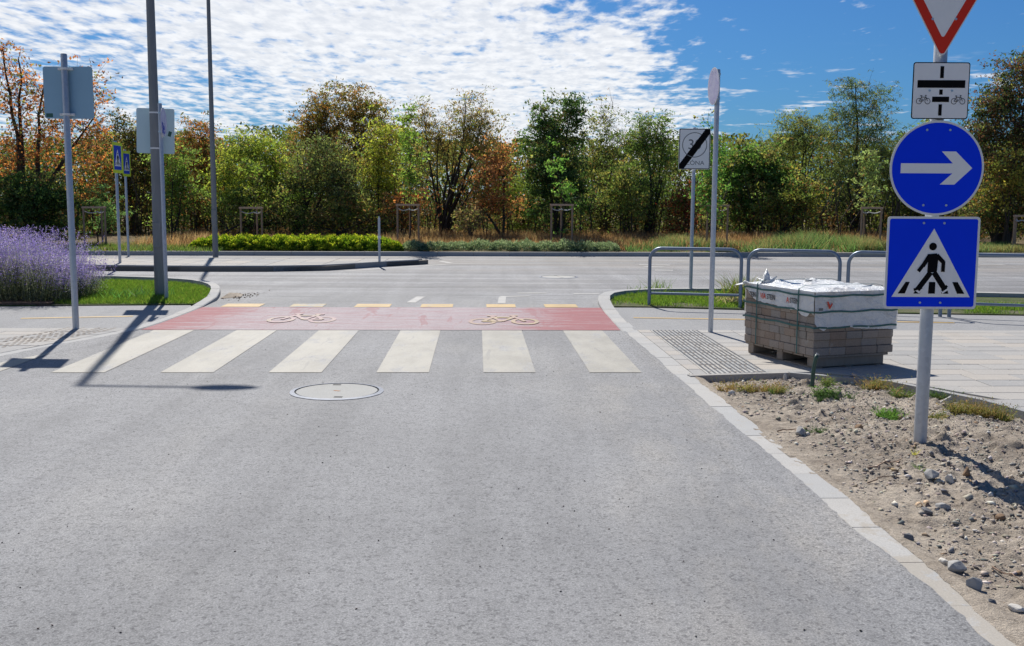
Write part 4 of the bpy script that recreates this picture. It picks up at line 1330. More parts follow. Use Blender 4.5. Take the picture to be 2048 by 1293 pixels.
round_side((1421, 663), .026, 3.10, 1427, 173, .435, -1, 'tall thin post with faded round lilac sign edge on, beside tactile paving')
round_side((333, 597), .05, 2.95, 325, 245, .435, 1, 'thin post close to the street lamp with faded round sign edge on', True)

# ---- end of 30 zone sign
b = G(1381, 583, .045); t = thing('zone_sign_post', 'post with white 30 ZÓNA sign crossed by a black diagonal, right lawn', 'signpost', (b.x, b.y, .045))
q = P(1389, 298.5, b.y-.05); pole(t, q.z-.045+.36, .030)
w, h = 62/FPX*b.y, 79.5/FPX*b.y
pl = Plate(t, Matrix.Translation((q.x-b.x, -.05, q.z-.045)))
s_ = pl.solid('zone_sign', rrect(w, h, .02), 0, .002, M['rim'])
pl.flat('black_line', [rrect(w-.012, h-.012, .018)], .003, M['sign_black'], s_)
pl.flat('white_field', [rrect(w-.034, h-.034, .012)], .004, M['sign_white'], s_)
pl.flat('circle', ring2(0, h*.10, w*.395, .012, 40), .005, M['sign_grey'], s_)
pl.text('number_30', '30', .235, 0, h*.10, .005, M['sign_grey'], s_)
pl.text('word_zona', 'ZÓNA', .098, .012, -h*.345, .005, M['sign_grey'], s_, 1.1)
a = Vector((-w*.5+.017, -h*.5+.017)); c = Vector((w*.5-.017, h*.5-.017)); e = .075
pl.flat('black_diagonal', [[(a.x, a.y), (a.x+e, a.y), (c.x, c.y-e), (c.x, c.y), (c.x-e, c.y), (a.x, a.y+e)]], .006, M['sign_black'], s_)
for dz in (-.25, .25): clamp(t, q.z-.045+dz, .030, w=.12)

# ---- two zebra signs with lime border
def lime_sign(loc, cz, label, group='lime bordered zebra crossing signs'):
    t = thing('crosswalk_sign_post', label, 'signpost', loc, 0, group)
    pole(t, cz+.37, .032)
    pl = Plate(t, Matrix.Translation((.036, -.0, cz)) @ Matrix.Rotation(R(91.5), 4, 'Z'))
    s = pl.solid('crosswalk_sign', rrect(.62, .67, .02), 0, .002, M['lime'])
    pl.flat('blue_field', [rrect(.47, .53, .01)], .003, M['sign_dark_blue'], s)
    ped_art(pl, .47, .5, .004, s, 0, .0)
    for dz in (-.2, .2): clamp(t, cz+dz, .032, w=.08)
    return t
b = G(240, 526, .124); q = P(232, 316, b.y)
o = lime_sign((b.x, b.y, .124), q.z-.124, 'post on the traffic island with zebra crossing sign framed in lime yellow')
b2 = G(257, 505, .11); q2 = P(253, 328, b2.y)
c = copy_tree(o); c.location = (b2.x, b2.y, .11+(q2.z-.11)-(q.z-.124)); c['label'] = 'farther post behind the far kerb with zebra crossing sign framed in lime yellow'

# ---- slim marker post on the island tip
b = G(759, 524, .124); t = thing('marker_post', 'short square steel post standing alone on the tip of the traffic island', 'post', (b.x, b.y, .12))
mb = MB(); mb.bbox(-.026, .026, -.026, .026, 0, 1.02, .006); mb.build('post', M['steel'], t)
mb = MB(); mb.bbox(-.036, .036, -.036, .036, .55, .60, .004); mb.build('collar', M['rim'], t)
mb = MB(); mb.tube([(0, 0, 1.02), (0, 0, 1.06)], .010, 8); mb.build('top_pin', M['bolt'], t)

# ---- steel barriers
def barrier(p0, p1, label):
    p0, p1 = Vector(p0), Vector(p1); d = p1-p0; L = d.length
    t = thing('barrier', label, 'barrier', (p0.x, p0.y, .02), math.atan2(d.y, d.x), 'steel tube barriers on the right corner')
    rr_ = .17; H_ = .86
    path = [(0, 0, -.1), (0, 0, H_-rr_)]+[(rr_-rr_*math.cos(a), 0, H_-rr_+rr_*math.sin(a)) for a in [R(x) for x in (12, 24, 36, 48, 60, 72, 84, 90)]]
    path += [(L-rr_+rr_*math.sin(a), 0, H_-rr_+rr_*math.cos(a)) for a in [R(x) for x in (0, 6, 18, 30, 42, 54, 66, 78, 90)]]+[(L, 0, -.1)]
    mb = MB(); mb.tube(path, .0255, 14); smooth_by_angle(mb.build('hoop', M['rail_steel'], t), 50)
    mb = MB(); mb.tube([(0, 0, .19), (L, 0, .19)], .0205, 12); smooth_by_angle(mb.build('lower_rail', M['rail_steel'], t), 50)
    return t
hs = [((1298, 612), (1480, 617)), ((1494, 618), (1676, 625)), ((1693, 626), (1880, 633)), ((1898, 634), (2085, 641))]
lb = ['grey steel tube barrier nearest the kerb corner, left end of the row', 'grey steel tube barrier directly behind the left part of the paver pallet',
      'grey steel tube barrier behind the right part of the pallet, half hidden by the signs', 'grey steel tube barrier at the right picture edge, beyond the sign post']
for (a, b_), l_ in zip(hs, lb): barrier(G(*a, .02), G(*b_, .02), l_)

# ---- pallet of pavers
Oc = G(1626, 712, .15)
AX = R(20.5)
t = thing('paver_pallet', 'wooden pallet stacked with grey brown concrete pavers under white film and green straps', 'pallet', (Oc.x, Oc.y, .018), AX)
LA, LB_ = .93, 1.17; ROWS = 8; RH = .0755; ZB = .125
for y in (.03, .53, 1.04):
    mb = MB(); mb.bbox(.03, LA-.08, y, y+.10, .012, .100, .006); mb.build('skid', M['pallet'], t)
for x in (.04, .40, .76):
    mb = MB(); mb.bbox(x, x+.09, .02, 1.15, 0, .0115, .002); mb.build('bottom_board', M['pallet'], t)
for k_ in range(7):
    mb = MB(); y = .005+k_*.168; mb.bbox(.01, LA-.05, y, y+.15, .1005, .122, .003); mb.build('deck_board', M['pallet'], t)
meshes = {}
def brick(x0, x1, y0, y1, z0, par):
    key = (round(x1-x0, 4), round(y1-y0, 4))
    if key not in meshes:
        mb = MB(); mb.bbox(0, x1-x0, 0, y1-y0, 0, RH-.002, .004)
        me = bpy.data.meshes.new('brick'); me.from_pydata([tuple(v) for v in mb.v], [], mb.f); me.materials.append(M['brick']); meshes[key] = me
    o = bpy.data.objects.new('brick', meshes[key]); o.location = (x0+random.uniform(-.003, .003), y0+random.uniform(-.003, .003), z0)
    return link(o, par)
gp_ = .003; D = .12; nb = 0
for r_ in range(ROWS):
    z0 = ZB+r_*RH
    dx = [(0, 0), (.004, .012), (-.004, -.008), (-.008, .0), (.006, .01), (0, -.004), (.004, .004), (0, 0)][r_]
    # front face (towards local -y): five pavers
    wA = LA/5
    for k_ in range(5): brick(dx[0]+k_*wA, dx[0]+(k_+1)*wA-gp_, dx[1], dx[1]+D-gp_, z0, t)
    for k_ in range(5): brick(dx[0]+k_*wA, dx[0]+(k_+1)*wA-gp_, LB_-D, LB_-gp_, z0, t)
    # side faces, long and short pavers alternate
    seq = [.175, .175, .085, .165, .165, .165] if r_ % 2 == 0 else [.085, .175, .165, .085, .175, .165, .08]
    sc_ = (LB_-2*D)/sum(seq); y = D
    for s_ in seq:
        e = y+s_*sc_
        brick(dx[0], dx[0]+D-gp_, y, e-gp_, z0, t); brick(dx[0]+LA-D, dx[0]+LA-gp_, y, e-gp_, z0, t); y = e
mb = MB(); mb.box(D, LA-D, D, LB_-D, ZB, ZB+ROWS*RH-.004); mb.build('inner_pavers', M['brick'], t)
ZT = ZB+ROWS*RH
def wn(x, y, s=1.0): return noise.fractal(Vector((x*5, y*5, s)), .9, 2.0, 3)
# top sheet
vs = []; fs = []; nx, ny = 36, 44
for j in range(ny+1):
    for i in range(nx+1):
        x, y = -.012+(LA+.024)*i/nx, -.012+(LB_+.024)*j/ny
        e = min(i, nx-i, j, ny-j)/4; e = min(e, 1)
        zz = ZT+.006+e*(.012+.022*max(0, wn(x, y, 2))+.02*abs(wn(x*.6, y*1.6, 5)))
        vs.append((x, y, zz))
for j in range(ny):
    for i in range(nx): a = j*(nx+1)+i; fs.append((a, a+1, a+nx+2, a+nx+1))
mesh('film_top', vs, fs, M['wrap'], t, True)
def skirt(name, fn, length, edge, seed, nu=60, nv=12):
    """a film hanging down a face; fn(s, down, out) -> local point, edge(s) -> drop"""
    vs = []; fs = []
    for i in range(nu+1):
        s = i/nu
        for j in range(nv+1):
            dn = edge(s)*j/nv
            out = .008+.007*wn(s*length*1.2, dn*1.5, seed)+.004*wn(s*length*4, dn*1.0, seed+3)+.012*(j/nv)**3*max(0, wn(s*3, 0, seed+1)+.3)
            if j == 0: out = .010
            vs.append(fn(s, dn, max(out, .004)))
    for i in range(nu):
        for j in range(nv): a = i*(nv+1)+j; fs.append((a, a+1, a+nv+2, a+nv+1))
    return mesh(name, vs, fs, M['wrap'], t, True)
def edgeL(s):      # s: 0 near corner .. 1 far corner on the left face
    pts = [(0, .22), (.04, .20), (.09, .245), (.16, .235), (.22, .185), (.30, .205), (.36, .18), (.45, .19), (.55, .18), (.7, .175), (.82, .165), (.90, .12), (.96, .07), (1, .05)]
    for (a, x), (b_, y) in zip(pts, pts[1:]):
        if a <= s <= b_: return x+(y-x)*(s-a)/(b_-a)+.008*wn(s*6, 0, 8)
def edgeR(s):
    pts = [(0, .30), (.05, .345), (.12, .375), (.15, .34), (.24, .335), (.33, .345), (.37, .335), (.5, .36), (.8, .375), (1, .385)]
    for (a, x), (b_, y) in zip(pts, pts[1:]):
        if a <= s <= b_: return x+(y-x)*(s-a)/(b_-a)+.006*wn(s*9, 0, 4)
skirt('film_left_side', lambda s, d, o: (-o-.002, s*LB_, ZT+.007-d), LB_, edgeL, 1.0)
skirt('film_front_side', lambda s, d, o: (-.008+s*(LA+.035), -o-.002, ZT+.007-d), LA, edgeR, 6.0)
skirt('film_right_side', lambda s, d, o: (LA+o+.004, s*LB_, ZT+.007-d), LB_, lambda s: .38, 9.0, 30, 6)
skirt('film_back_side', lambda s, d, o: (s*LA, LB_+o, ZT+.007-d), LA, lambda s: .3, 12.0, 20, 5)
# gathered ends of the film on the far left corner, and a fold at the back
def fold(name, c, spikes, seed):
    mb = MB(); random.seed(seed)
    for (dx, dy, dz, w_) in spikes:
        tip = Vector((dx, dy, dz)); n = 7; ring = [Vector((w_*math.cos(6.28*k/n)*random.uniform(.6, 1.3), w_*math.sin(6.28*k/n)*random.uniform(.6, 1.3), random.uniform(-.006, .006))) for k in range(n)]
        m_ = [p*.55+tip*.5+Vector((random.uniform(-.012, .012), random.uniform(-.012, .012), 0)) for p in ring]
        vs_ = [Vector(c)+p for p in ring]+[Vector(c)+p for p in m_]+[Vector(c)+tip]
        mb.add(vs_, [(k, (k+1) % n, n+(k+1) % n, n+k) for k in range(n)]+[(n+k, n+(k+1) % n, 2*n) for k in range(n)])
    return mb.build(name, M['wrap'], t, True)
fold('film_knot', (.10, LB_-.22, ZT+.02), [(0, 0, .15, .045), (.10, -.05, .075, .06), (-.09, .04, .055, .06), (.13, .10, .06, .05), (-.02, -.08, .04, .07)], 3)
fold('film_knot', (-.02, LB_-.05, ZT+.005), [(-.10, .09, -.03, .05), (-.03, .0, .03, .06)], 4)
fold('film_knot', (.62, LB_-.25, ZT+.03), [(.02, 0, .035, .07), (-.07, .0, .025, .06), (.09, 0, .02, .06)], 5)
random.seed(11)
def strapB(name, pts, w, nrm):
    """flat band through points; nrm gives outward direction per point"""
    vs = []; fs = []
    for i, (p, n_) in enumerate(zip(pts, nrm)):
        p = Vector(p); d = Vector(pts[min(i+1, len(pts)-1)])-Vector(pts[max(i-1, 0)]); s = d.cross(Vector(n_)).normalized()*w/2; o_ = Vector(n_)*.0015
        vs += [p-s+o_, p+s+o_, p+s-o_, p-s-o_]
    for i in range(len(pts)-1):
        a = 4*i; fs += [(a, a+1, a+5, a+4), (a+1, a+2, a+6, a+5), (a+2, a+3, a+7, a+6), (a+3, a, a+4, a+7)]
    fs += [(3, 2, 1, 0), tuple(len(vs)-4+k for k in range(4))]
    return mesh(name, vs, fs, M['green_strap'], t)
for dz, out in ((.035, .017), (.185, .018), (.335, .016)):
    zc = ZT-dz
    pts = []; nr = []
    loop = [(-out, -out, (-.7, -.7, 0))]+[(x, -out, (0, -1, 0)) for x in np.linspace(.05, LA-.05, 8)]+[(LA+out, -out, (.7, -.7, 0))]+[(LA+out, y, (1, 0, 0)) for y in (.3, .8)]+[(LA+out, LB_+out, (.7, .7, 0))]+[(.4, LB_+out, (0, 1, 0)), (-out, LB_+out, (-.7, .7, 0))]+[(-out, y, (-1, 0, 0)) for y in np.linspace(LB_-.05, .05, 9)]+[(-out, -out, (-.7, -.7, 0))]
    for i_, (x, y, n_) in enumerate(loop):
        sag = .006*math.sin(i_*1.7+dz*20)*(0 if i_ in (0, len(loop)-1) else 1)
        pts.append((x, y, zc+sag)); nr.append(n_)
    strapB('green_strap', pts, .017, nr)
for y in (.235, .93):
    zb = ZB-.004
    pts = [(.10, y, zb-.002), (-.020, y, zb), (-.021, y, ZT-.2), (-.021, y, ZT-.02), (-.014, y, ZT+.022), (.05, y, ZT+.050), (LA/2, y, ZT+.052), (LA-.05, y, ZT+.046), (LA+.03, y, ZT+.03), (LA+.035, y, ZB)]
    strapB('green_strap', pts, .016, [(0, 0, -1), (-1, 0, 0), (-1, 0, 0), (-1, 0, 0), (-.7, 0, .7), (0, 0, 1), (0, 0, 1), (0, 0, 1), (.7, 0, .7), (1, 0, 0)])
# printed words on the film: left face looks along local -x
for y, cut in ((1.045, 1), (.72, 0), (.33, 2)):
    pl = Plate(t, Matrix.Translation((-.0195, y, ZT-.105)) @ Matrix.Rotation(-math.pi/2, 4, 'Z'))
    if cut != 1: pl.text('film_print', 'VIA' if cut == 0 else 'A', .076, -.108 if cut == 0 else -.078, 0, .0, M['print_red'], sx=.85)
    pl.text('film_print', 'STEIN' if cut != 1 else 'TEIN', .070, .030, 0, .0, M['print_black'], sx=.80)
pl = Plate(t, Matrix.Translation((.15, -.019, ZT-.125)))
pl.flat('film_logo', [[(-.03, .04), (-.012, .04), (.008, 0), (.03, .03), (.035, .012), (.01, -.03), (-.005, -.028)]], 0, M['print_red'])
pl.flat('film_logo', [[(-.12, -.045), (-.07, -.045), (-.07, -.02), (-.12, -.02)]], 0, M['sign_grey'])

# loose grit and a scrap of board beside the pallet
q = G(1479, 705, .026)
# ---- green hose end sticking out of the soil
q = G(1624, 780, -.02)
t = thing('hose', 'short piece of green pipe sticking up from the dirt before the pallet', 'pipe', (q.x, q.y, -.02))
path = [(0, 0, -.05), (.000, 0, .05), (.004, 0, .14), (.012, 0, .22), (.022, 0, .275), (.034, 0, .305)]
mb = MB(); mb.tube(path, [.018, .018, .0175, .017, .017, .0175], 12); mb.build('pipe', M['hose'], t, True)
mb = MB(); mb.tube([(.0335, 0, .304), (.040, 0, .318)], [.0155, .0150], 10); mb.build('cut_end', M['hose_end'], t)

# ---- rocks one can point at
def rock(px, py, wpx, hpx, m, label, seed, flat=1.0):
    q = G(px, py); zz = zdirt(q.x, q.y); q = G(px, py, zz)
    sc = FPX/q.y; w_ = wpx/sc; h_ = hpx/sc
    rr = random.Random(seed*7+int(px)); bm = bmesh.new()
    for k_ in range(22):
        d = Vector((rr.gauss(0, 1), rr.gauss(0, 1), rr.gauss(0, 1))).normalized()*rr.uniform(.36, .56)
        bm.verts.new((d.x*w_, d.y*w_*.8, d.z*h_*1.35))
    o_ = bmesh.ops.convex_hull(bm, input=bm.verts)
    bmesh.ops.delete(bm, geom=[v for v in bm.verts if not v.link_faces], context='VERTS')
    bmesh.ops.bevel(bm, geom=bm.edges[:], offset=w_*.02, segments=1, affect='EDGES')
    me = bpy.data.meshes.new('rock'); bm.to_mesh(me); bm.free(); me.materials.append(M[m])
    o = link(bpy.data.objects.new('rock', me)); o.location = (q.x, q.y+w_*.3, zz+h_*.30); o.rotation_euler = (0, 0, seed*1.3)
    return tag(o, label, 'rock', 'loose rocks on the dirt strip')
for a_ in [(1897, 815, 34, 28, 'rock', 'grey angular rock just right of the tall sign post near brown weeds'),
           (1720, 862, 26, 15, 'rock_brown', 'brownish rock lying alone in the middle of the dirt strip left of the sign post'),
           (1603, 869, 30, 16, 'rock', 'grey flat rock beside a small green tuft in the left dirt area'),
           (1463, 789, 17, 8, 'rock_pale', 'white flat stone chip near the kerb below the tactile paving'),
           (1603, 817, 16, 8, 'rock_dark', 'dark thin stone between kerb and pipe on the dirt'),
           (1571, 762, 12, 17, 'rock_pale', 'white upright lump of stone against the concrete edging'),
           (1868, 958, 38, 18, 'rock', 'layered grey rock left of the round stone below the sign post'),
           (1902, 970, 26, 22, 'rock_pale', 'pale crumbly rock right of the layered grey rock'),
           (1934, 952, 16, 22, 'rock_brown', 'pointed tan stone at the edge of the sign shadow'),
           (1984, 995, 18, 10, 'rock_pale', 'pale grey oval stone right below the sign shadow'),
           (2003, 1042, 28, 14, 'rock_brown', 'brown flat block near the right edge of the dirt'),
           (1856, 1030, 36, 13, 'rock_dark', 'dark flat stone below the curled dry leaves'),
           (1820, 1084, 24, 17, 'rock_dark', 'darkest angular stone close to the kerb'),
           (1888, 1020, 34, 14, 'rock', 'flat grey stone right of the curled dry leaves'),
           (1915, 1148, 50, 26, 'rock', 'large grey rock near the kerb low on the right'),
           (1956, 1186, 44, 32, 'rock', 'biggest pale grey rock low on the right, next to the kerb'),
           (2036, 1225, 34, 14, 'rock_pale', 'white flat slab fragment at the lower right corner'),
           (1890, 1132, 28, 14, 'rock_pale', 'pale chip touching the large grey rock from behind'),
           (1985, 1210, 22, 12, 'rock_dark', 'dark chip right of the biggest pale rock'),
           (1865, 912, 14, 9, 'rock_dark', 'small dark stone in front of the sign post foot')]:
    rock(*a_, seed=(a_[0] % 17)+1)
# dry twigs and curled leaves
def twig(a, b, label, r=.004):
    p, q = G(*a), G(*b); n = 6; pts = []
    for k_ in range(n+1):
        m_ = p.lerp(q, k_/n)+Vector((random.gauss(0, .01), random.gauss(0, .01), 0)); m_.z = zdirt(m_.x, m_.y)+.008+.012*math.sin(k_/n*3.14); pts.append(m_)
    mb = MB(); mb.tube(pts, [r*(1.2-.7*k_/n) for k_ in range(n+1)], 5)
    tag(mb.build('dry_twig', M['stake']), label, 'twig', 'dry twigs on the dirt')
twig((1740, 945), (1800, 930), 'reddish dry twig lying left of the layered grey rock', .005)
twig((1735, 968), (1795, 958), 'second dry twig lying just below the reddish one', .004)
twig((1560, 869), (1592, 871), 'short dark twig touching the grey flat rock', .005)
twig((1985, 1145), (2045, 1165), 'long dry stalk right of the large grey rock', .004)
for px_, py_, l_ in ((1838, 1015, 'left one of two curled pale orange dry leaves on the dirt'), (1853, 1013, 'right one of two curled pale orange dry leaves on the dirt')):
    q = G(px_, py_); zz = zdirt(q.x, q.y)
    vs = []; fs = []; n = 6
    for i in range(n+1):
        u_ = -1+2*i/n; w_ = .016*(1-u_*u_)**.6+.001
        for j in range(-2, 3): a = j*.55; vs.append((w_*math.sin(a), u_*.028, .012+w_*.9*(math.cos(a))*1.0-.004*abs(u_)))
    for i in range(n):
        for j in range(4): a = i*5+j; fs.append((a, a+1, a+6, a+5))
    M.setdefault('dry_leaf', m_plain('dry_leaf', (.62, .42, .24), .7))
    o = mesh('dry_leaf', vs, fs, M['dry_leaf']); o.location = (q.x, q.y, zz); o.rotation_euler = (.1, .1, 2.2 if px_ < 1850 else 2.6); tag(o, l_, 'leaf', 'curled dry leaves')

# ================================================================== PLANTS
def tuft(px, py, wpx, hgt, pal, label, n=500, lw=.006, kind='weeds', broad=.0, deep=.5, thin=False, nn=None):
    q = G(px, py); zz = zdirt(q.x, q.y) if q.y < 9.7 else .05
    q = G(px, py, zz); w_ = wpx/(FPX/q.y)/2
    a = rng.random(n)*6.283; r_ = np.sqrt(rng.random(n))
    cl_ = rng.normal(size=(max(3, n//60), 2))*.5; idx = rng.integers(0, len(cl_), n)
    n = int(n*.62); idx = idx[:n]
    x = q.x+(cl_[idx, 0]+rng.normal(size=n)*.09)*w_; y = q.y+(cl_[idx, 1]+rng.normal(size=n)*.09)*w_*deep
    pts = np.c_[x, y, np.array([zdirt(i, j) for i, j in zip(x, y)])-.004]
    h = hgt*rng.uniform(.15, 1.1, n)*rng.uniform(.5, 1.35, len(cl_))[idx]
    V, F, K = blades(pts, h, lw, palette(pal, n, key=rng.random(len(cl_))[idx]*.8+.2*rng.random(n)), .8)
    nm = len(V)
    m_ = n*2
    if broad > 0:
        i2 = rng.integers(0, n, m_); f_ = rng.random(m_)
        tip = V.reshape(-1, 3, 3)[i2, 2]; pos = pts[i2]*(1-f_[:, None])+tip*f_[:, None]
        V2, F2, K2 = leaves(pos+rng.normal(size=(m_, 3))*.006, broad*rng.uniform(.5, 1.3, m_), broad*.45, palette(pal, m_, key=rng.random(len(cl_))[idx][i2]))
        t_ = thing('weed_plant', label, 'weed', (0, 0, 0), 0, kind)
        np_mesh('stems', V, F, K, M['leaf'], t_); np_mesh('leaves', V2, F2, K2, M['leaf'], t_)
        return t_
    return tag(np_mesh('weed_tuft', V, F, K, M['leaf']), label, 'weed', kind)
WG = [(2, (.12, .18, .06)), (1, (.20, .24, .08)), (1, (.30, .24, .12))]
WB = [(2, (.34, .22, .10)), (1, (.26, .25, .10)), (1, (.42, .31, .18)), (1, (.15, .19, .07))]
WD = [(2, (.07, .13, .05)), (1, (.12, .19, .07))]
wk = 'weeds on the dirt strip'
tuft(1505, 782, 90, .10, WB, 'yellow brown weeds along the edging left of the green pipe', 1000, .004, wk, .018)
tuft(1560, 787, 70, .07, WG, 'small green brown weeds midway between kerb and green pipe', 500, .004, wk, .016)
tuft(1660, 795, 80, .09, WD, 'dark green leafy weeds round the foot of the green pipe', 800, .004, wk, .024)
tuft(1655, 772, 60, .08, WG, 'green weeds under the edging right behind the green pipe', 400, .004, wk, .02)
tuft(1752, 778, 60, .12, WB, 'reddish brown dry weeds by the edging left of the sign post', 700, .004, wk, .018)
tuft(1805, 790, 50, .09, WG, 'green weeds by the edging just left of the sign post', 500, .004, wk, .02)
tuft(1790, 834, 70, .07, [(2, (.12, .24, .06)), (1, (.20, .32, .08))], 'bright green low weeds left of the sign post', 700, .005, wk, .022)
tuft(1882, 795, 50, .10, WD, 'dark green weeds under the edging just right of the sign post', 500, .004, wk, .02)
tuft(1955, 832, 140, .12, [(3, (.24, .22, .08)), (1, (.34, .22, .12)), (1, (.15, .20, .07))], 'wide olive brown weeds along the edging far right', 2200, .005, wk, .018)
tuft(1890, 838, 70, .06, WG, 'thin olive weeds between sign post and wide brown weeds', 400, .004, wk, .016)
tuft(1628, 866, 26, .05, WD, 'tiny dark green tuft beside the grey flat rock', 120, .004, wk, .014)
tuft(1852, 936, 22, .05, [(1, (.16, .27, .07))], 'tiny bright green tuft in front of the sign post foot', 110, .004, wk)
tuft(1830, 905, 12, .045, [(1, (.42, .40, .08))], 'tiny yellow tuft at the left of the sign post shadow', 50, .005, wk)

# taller grass clumps on the lawns
def clump(px, py, z, h, n, pal, label, spread=.12, lw=.012):
    q = G(px, py, z); xy = rng.normal(size=(n, 2))*spread
    pts = np.c_[q.x+xy[:, 0], q.y+xy[:, 1], np.full(n, z)]
    V, F, K = blades(pts, h*rng.uniform(.5, 1.1, n), lw, palette(pal, n), .75)
    stuff(np_mesh('grass_clump', V, F, K, M['leaf']), label, 'grass')
clump(1318, 581, .045, .26, 60, GR, 'taller grass clump at the first steel barrier on the right lawn')
clump(1295, 583, .045, .12, 60, GR, 'lower grass clump left of the first steel barrier', .2)
clump(252, 592, .05, .14, 160, [(1, (.10, .22, .06))], 'broad leaved weed patch in the left lawn before the lamp post', .35, .02)
clump(1482, 590, .045, .36, 260, [(2, (.18, .26, .05)), (1, (.25, .2, .1))], 'yellow green weeds at the right foot of the first steel barrier', .15, .018)
clump(1470, 603, .045, .10, 200, [(1, (.42, .34, .24))], 'dry straw heap at the right foot of the first steel barrier', .2, .02)

# ---- russian sage on the left
def sage():
    root = thing('russian_sage', 'large purple flowering sage shrub with grey green stems left of the lawn', 'shrub', (-7.4, 15.4, .02))
    n = 2600
    bx = rng.uniform(-2.2, .78, n); by = rng.uniform(-.02, 1.5, n)
    edge = np.clip((.95-bx)/.75, .30, 1)
    h = rng.uniform(.72, 1.14, n)*edge**.5
    lean = np.c_[np.clip((bx-.1)*.4, -.1, .40)+rng.normal(size=n)*.16, rng.normal(size=n)*.14-(by < .15)*.12, np.zeros(n)]
    b3 = np.c_[bx*.93, by, np.zeros(n)]
    tip = b3+lean*h[:, None]+np.c_[np.zeros((n, 2)), h]
    a = rng.random(n)*6.28; s = np.c_[np.cos(a), np.sin(a), np.zeros(n)]*.003
    V = np.stack([b3-s, b3+s, tip], 1).reshape(-1, 3)
    np_mesh('stems', V, np.arange(3*n).reshape(-1, 3), np.repeat(palette([(1, (.32, .36, .30)), (1, (.24, .26, .20))], n), 3, 0), M['leaf'], root)
    m = 95000; i = rng.integers(0, n, m); f = 1-rng.random(m)**1.25*.62
    pos = b3[i]*(1-f[:, None])+tip[i]*f[:, None]+rng.normal(size=(m, 3))*(.008+.06*(1-f))[:, None]
    V, F, K = leaves(pos, rng.uniform(.010, .026, m), .010, palette([(4, (.27, .20, .68)), (2, (.40, .33, .86)), (1.2, (.36, .35, .45)), (.6, (.55, .46, .80))], m), np.array([0, 0, .5]))
    np_mesh('flowers', V, F, K, M['leaf'], root)
    m = 60000; i = rng.integers(0, n, m); f = rng.random(m)**1.2*.55
    pos = b3[i]*(1-f[:, None])+tip[i]*f[:, None]+rng.normal(size=(m, 3))*.05; pos[:, 2] = np.abs(pos[:, 2])
    V, F, K = leaves(pos, rng.uniform(.025, .05, m), .012, palette([(2, (.11, .14, .08)), (1, (.22, .25, .18)), (1.5, (.06, .08, .04))], m))
    np_mesh('leaves', V, F, K, M['leaf'], root)
sage()
mb = MB(); mb.prism([(-20, 14.2), (-14, 14.45), (-8.5, 14.95), (-6.72, 15.14), (-6.8, 15.75), (-7.4, 17.2), (-20, 17.2)], .0, .058)
struct(mb.build('planting_bed', M['soil']))

# ---- low hedges behind the far kerb
def mound_hedge(name, label, x0, x1, yc, ry, h, pal, n, leaf, z=.12, group=None, wav=1.0, seed=0, ax=.5):
    root = thing(name, label, 'shrub', ((x0+x1)/2, yc, z), 0, group)
    L = x1-x0
    u_ = rng.random(n); a = rng.uniform(0, math.pi, n); rad = rng.uniform(.80, 1.04, n)
    x = x0+u_*L; rad = rng.uniform(.62, 1.06, n)
    bump = np.array([noise.noise(Vector((i*2.1*wav, seed, 0))) for i in x]); bump2 = np.array([noise.noise(Vector((i*5.5*wav, j*6, seed+4))) for i, j in zip(x, a)])
    end = np.sqrt(np.clip(1-np.abs(2*u_-1)**(8 if L > 2 else 2.4), .02, 1))
    rr_ = rad*end*(1+.16*bump+.34*bump2)
    pos = np.c_[x-(x0+x1)/2, np.cos(a)*ry*rr_, np.abs(np.sin(a))*h*rr_]
    ax_ = np.c_[rng.normal(size=n)*.4, np.cos(a)*.6, np.abs(np.sin(a))+.4]
    key = .5+.5*bump2*1.6+rng.normal(size=n)*.2
    Lf = leaf*rng.uniform(.6, 1.3, n)
    V, F, K = leaves(pos, Lf, Lf*.35, palette(pal, n, np.clip(key, 0, 1)), ax_*ax*2, .8)
    np_mesh('foliage', V, F, K, M['leaf'], root)
    mb = MB()
    for k_ in range(max(3, int(L*3))):
        c_ = Vector((random.uniform(-.45, .45)*L, random.uniform(-.5, .5)*ry, 0))
        mb.tube([c_, c_+Vector((random.uniform(-.15, .15), random.uniform(-.1, .1), h*.7))], [.012, .005], 5)
    stuff(mb.build('stems', M['bark'], root))
    return root
YH = [(3, (.08, .16, .02)), (3, (.24, .36, .03)), (2, (.48, .52, .05))]
p0, p1 = P(372, 495, 29.3), P(805, 495, 29.3)
mound_hedge('hedge', 'low bright yellow green juniper hedge behind the far kerb', p0.x, p1.x, 29.55, .42, .37, YH, 42000, .075, seed=1)
SG = [(2, (.14, .21, .13)), (2, (.25, .33, .22)), (1, (.36, .43, .32))]
xs = [808, 850, 893, 940, 985, 1027, 1070, 1112, 1150, 1190, 1233]
ORD = ['leftmost', 'second', 'third', 'fourth', 'fifth', 'sixth', 'seventh', 'eighth', 'ninth', 'rightmost']
for i in range(len(xs)-1):
    a, b_ = P(xs[i]-9, 495, 29.8), P(xs[i+1]+9, 495, 29.8)
    mound_hedge('low_juniper', ORD[i]+(' grey green cushion juniper' if i in (0, 9) else ' grey green cushion juniper from the left')+' in the row behind the far kerb', a.x, b_.x, 29.85+a.x*.04, .34, .24+.05*random.random(), SG, 3600, .05, group='grey green cushion junipers behind the far kerb', seed=i*3+5, wav=1.6)

